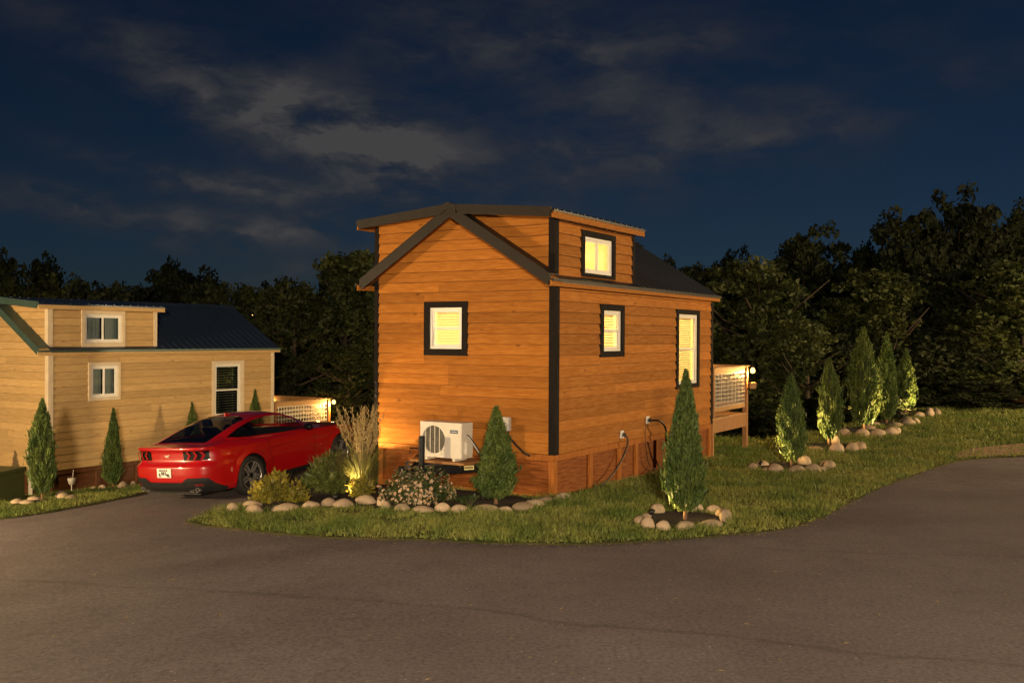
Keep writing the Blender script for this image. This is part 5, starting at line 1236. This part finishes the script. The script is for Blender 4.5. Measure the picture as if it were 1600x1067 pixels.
FOREST = [(-36.5, 65.5, 7.5), (-32.6, 64.1, 7.7), (-32.0, 68.0, 7.8), (-28.0, 66.6, 5.8), (-25.8, 66.1, 5.8), (-23.2, 67.0, 7.5), (-21.0, 67.5, 6.9), (-17.6, 66.9, 5.3), (-14.7, 65.8, 5.7), (-10.8, 64.5, 6.7), (-8.7, 66.5, 6.0), (-6.7, 65.4, 6.9), (-4.0, 66.7, 7.3), (-0.5, 66.7, 7.6), (1.8, 67.6, 8.3), (4.3, 67.3, 9.6), (6.5, 67.4, 10.3), (9.2, 65.6, 8.3), (12.1, 67.5, 8.4), (14.6, 66.9, 8.9), (17.2, 66.0, 8.3), (19.7, 66.4, 9.0), (21.7, 66.4, 8.0), (23.4, 65.3, 9.6), (27.8, 65.8, 11.1), (30.3, 66.2, 11.4), (33.2, 65.7, 11.3), (36.3, 67.9, 12.2),
          (-30.7, 55.7, 6.2), (-29.0, 56.5, 5.9), (-26.1, 56.7, 5.7), (-22.4, 54.1, 4.2), (-20.6, 55.0, 4.8), (-18.3, 55.5, 5.4), (-15.9, 55.2, 4.4), (-13.2, 56.3, 4.9), (-11.0, 57.2, 3.7), (-8.6, 56.8, 4.6), (-6.2, 57.3, 5.6), (-2.8, 55.3, 6.1), (0.1, 54.9, 6.2), (2.0, 57.2, 7.2), (4.8, 57.2, 8.0), (8.0, 54.5, 6.7), (10.5, 55.4, 6.8), (13.2, 57.7, 6.9), (15.1, 57.5, 6.7), (19.0, 57.7, 6.1), (21.4, 56.7, 8.4), (22.9, 54.9, 8.7), (26.5, 57.2, 9.4), (29.3, 57.7, 9.3), (30.5, 54.1, 9.4),
          (-27.2, 48.7, 4.3), (-24.2, 48.4, 3.9), (-21.6, 47.9, 3.5), (-18.7, 48.1, 3.3), (-16.4, 49.7, 3.5), (-12.4, 48.5, 3.1), (-9.8, 47.1, 3.0), (-7.2, 49.1, 3.7), (-5.1, 46.5, 4.3), (-2.2, 46.3, 4.0), (-0.2, 47.4, 4.5), (2.7, 46.8, 5.3), (4.9, 48.9, 5.8), (7.2, 47.5, 4.9), (10.9, 49.2, 4.9), (13.0, 48.0, 5.1), (15.8, 47.8, 4.5), (17.7, 46.3, 6.2), (21.5, 49.7, 6.9), (23.2, 47.0, 6.6), (25.9, 48.6, 7.1),
          (-23.5, 42.9, 2.5), (-19.9, 40.0, 2.6), (-17.5, 40.4, 2.0), (-15.2, 40.1, 2.1), (-13.8, 42.7, 1.9), (-10.3, 43.2, 1.5), (-8.3, 42.9, 0.9), (-5.7, 40.2, 2.0), (-3.6, 41.0, 2.5), (-1.8, 43.0, 2.6), (0.8, 41.4, 3.1), (3.2, 43.9, 3.8), (6.2, 42.8, 3.4), (8.8, 41.9, 3.2), (13.3, 40.9, 2.6), (14.5, 42.8, 3.6), (18.3, 42.0, 3.8), (19.9, 44.0, 5.1), (24.3, 42.7, 5.2)]
under = [(x, 39.5 + 2.2 * math.sin(x * 1.7), .6 + .7 * math.sin(x * 2.3)) for x in np.arange(-26, 28, 1.9)] + [(x, 33.5 + 1.5 * math.sin(x * 2.1), .4 + .5 * math.sin(x * 1.3)) for x in np.arange(-10, 12.5, 1.6)]
PC = bpy.data.collections.new('forest_tree_kinds')
for q, me in enumerate(CROWN_D[:3] + CROWN[:1]):
    po = bpy.data.objects.new('forest_tree_kind', me); PC.objects.link(po)
g = np.random.default_rng(77); pts, scl, rot, idx = [], [], [], []
for q, (x, y, top) in enumerate(FOREST + under):
    z = zgf(x, y) - .3; H = max(top - z, 1.5) * (1.06 if x < 2 else 1.0); small = q >= len(FOREST); rad = 1.9 if small else 2.4 + 1.2 * g.random()
    pts.append((x, y, z)); scl.append((rad / 2.6, rad / 2.6, H / 10.)); rot.append((0, 0, g.random() * 6.28)); idx.append(int(g.integers(0, 4)))
fm = bpy.data.meshes.new('forest'); fm.from_pydata(pts, [], [])
at = fm.attributes.new('scl', 'FLOAT_VECTOR', 'POINT'); at.data.foreach_set('vector', np.array(scl, dtype=np.float32).ravel())
at = fm.attributes.new('rot', 'FLOAT_VECTOR', 'POINT'); at.data.foreach_set('vector', np.array(rot, dtype=np.float32).ravel())
at = fm.attributes.new('idx', 'INT', 'POINT'); at.data.foreach_set('value', np.array(idx, dtype=np.int32))
fo = ob('forest', fm, None, kind='stuff')
gt = bpy.data.node_groups.new('forest_scatter', 'GeometryNodeTree')
gt.interface.new_socket('Geometry', in_out='INPUT', socket_type='NodeSocketGeometry'); gt.interface.new_socket('Geometry', in_out='OUTPUT', socket_type='NodeSocketGeometry')
gi = gt.nodes.new('NodeGroupInput'); go = gt.nodes.new('NodeGroupOutput'); ci = gt.nodes.new('GeometryNodeCollectionInfo'); ip_ = gt.nodes.new('GeometryNodeInstanceOnPoints')
ci.inputs['Collection'].default_value = PC; ci.inputs['Separate Children'].default_value = True; ci.inputs['Reset Children'].default_value = True
def attr(nm, typ):
    n = gt.nodes.new('GeometryNodeInputNamedAttribute'); n.data_type = typ; n.inputs[0].default_value = nm; return n.outputs[0]
gt.links.new(gi.outputs[0], ip_.inputs['Points']); gt.links.new(ci.outputs[0], ip_.inputs['Instance']); ip_.inputs['Pick Instance'].default_value = True
gt.links.new(attr('idx', 'INT'), ip_.inputs['Instance Index']); gt.links.new(attr('scl', 'FLOAT_VECTOR'), ip_.inputs['Scale'])
er = gt.nodes.new('FunctionNodeEulerToRotation'); gt.links.new(attr('rot', 'FLOAT_VECTOR'), er.inputs[0]); gt.links.new(er.outputs[0], ip_.inputs['Rotation'])
gt.links.new(ip_.outputs[0], go.inputs[0])
md = fo.modifiers.new('scatter', 'NODES'); md.node_group = gt
mb = MB()
for q, (x, y, top) in enumerate(FOREST):
    z = zgf(x, y); mb.tube([(x, y, z - .5), (x + .1, y, z + (top - z) * .8)], [.16, .05], 5)
mb.build('forest_trunks', M['trunk'], fo, kind='stuff')

# ------------------------------------------------------------------ far details
for q, (x, y, z, lb) in enumerate([(-18.27, 70, 3.94, 'lower of two tiny distant lamps glowing among the trees'), (-18.15, 72, 4.31, 'upper of two tiny distant lamps glowing among the trees')]):
    y -= 17; x *= (y / (y + 17)); z = 2.56 + (z - 2.56) * (y / (y + 17))
    t = thing('distant_lamp', lb, 'lamp', (x, y, z)); MB().add(*ico(1)).build('globe', M['bulb'], t, smooth=True).scale = (.045, .045, .045); MB().tube([(0, 0, -.05), (0, 0, zgf(x, y) - z)], .03, 6).build('pole', M['black_metal'], t)
t = thing('shed', 'brown roofed shed whose eave juts in at the right edge', 'shed', (21.75, 39.4, zgf(21.75, 39.4)))
hz = -zgf(21.75, 39.4) + .42
MB().box(-.9, 3.0, -.6, 3.4, 0, hz - .25).build('wall', M['deck_v'], t)
MB().prism([(-1.75, hz - .33), (1.2, hz + .75), (4.2, hz - .33), (4.2, hz - .21), (1.2, hz + .90), (-1.75, hz - .17)], 'y', -1.0, 3.8).build('roof', M['deck_v'], t)
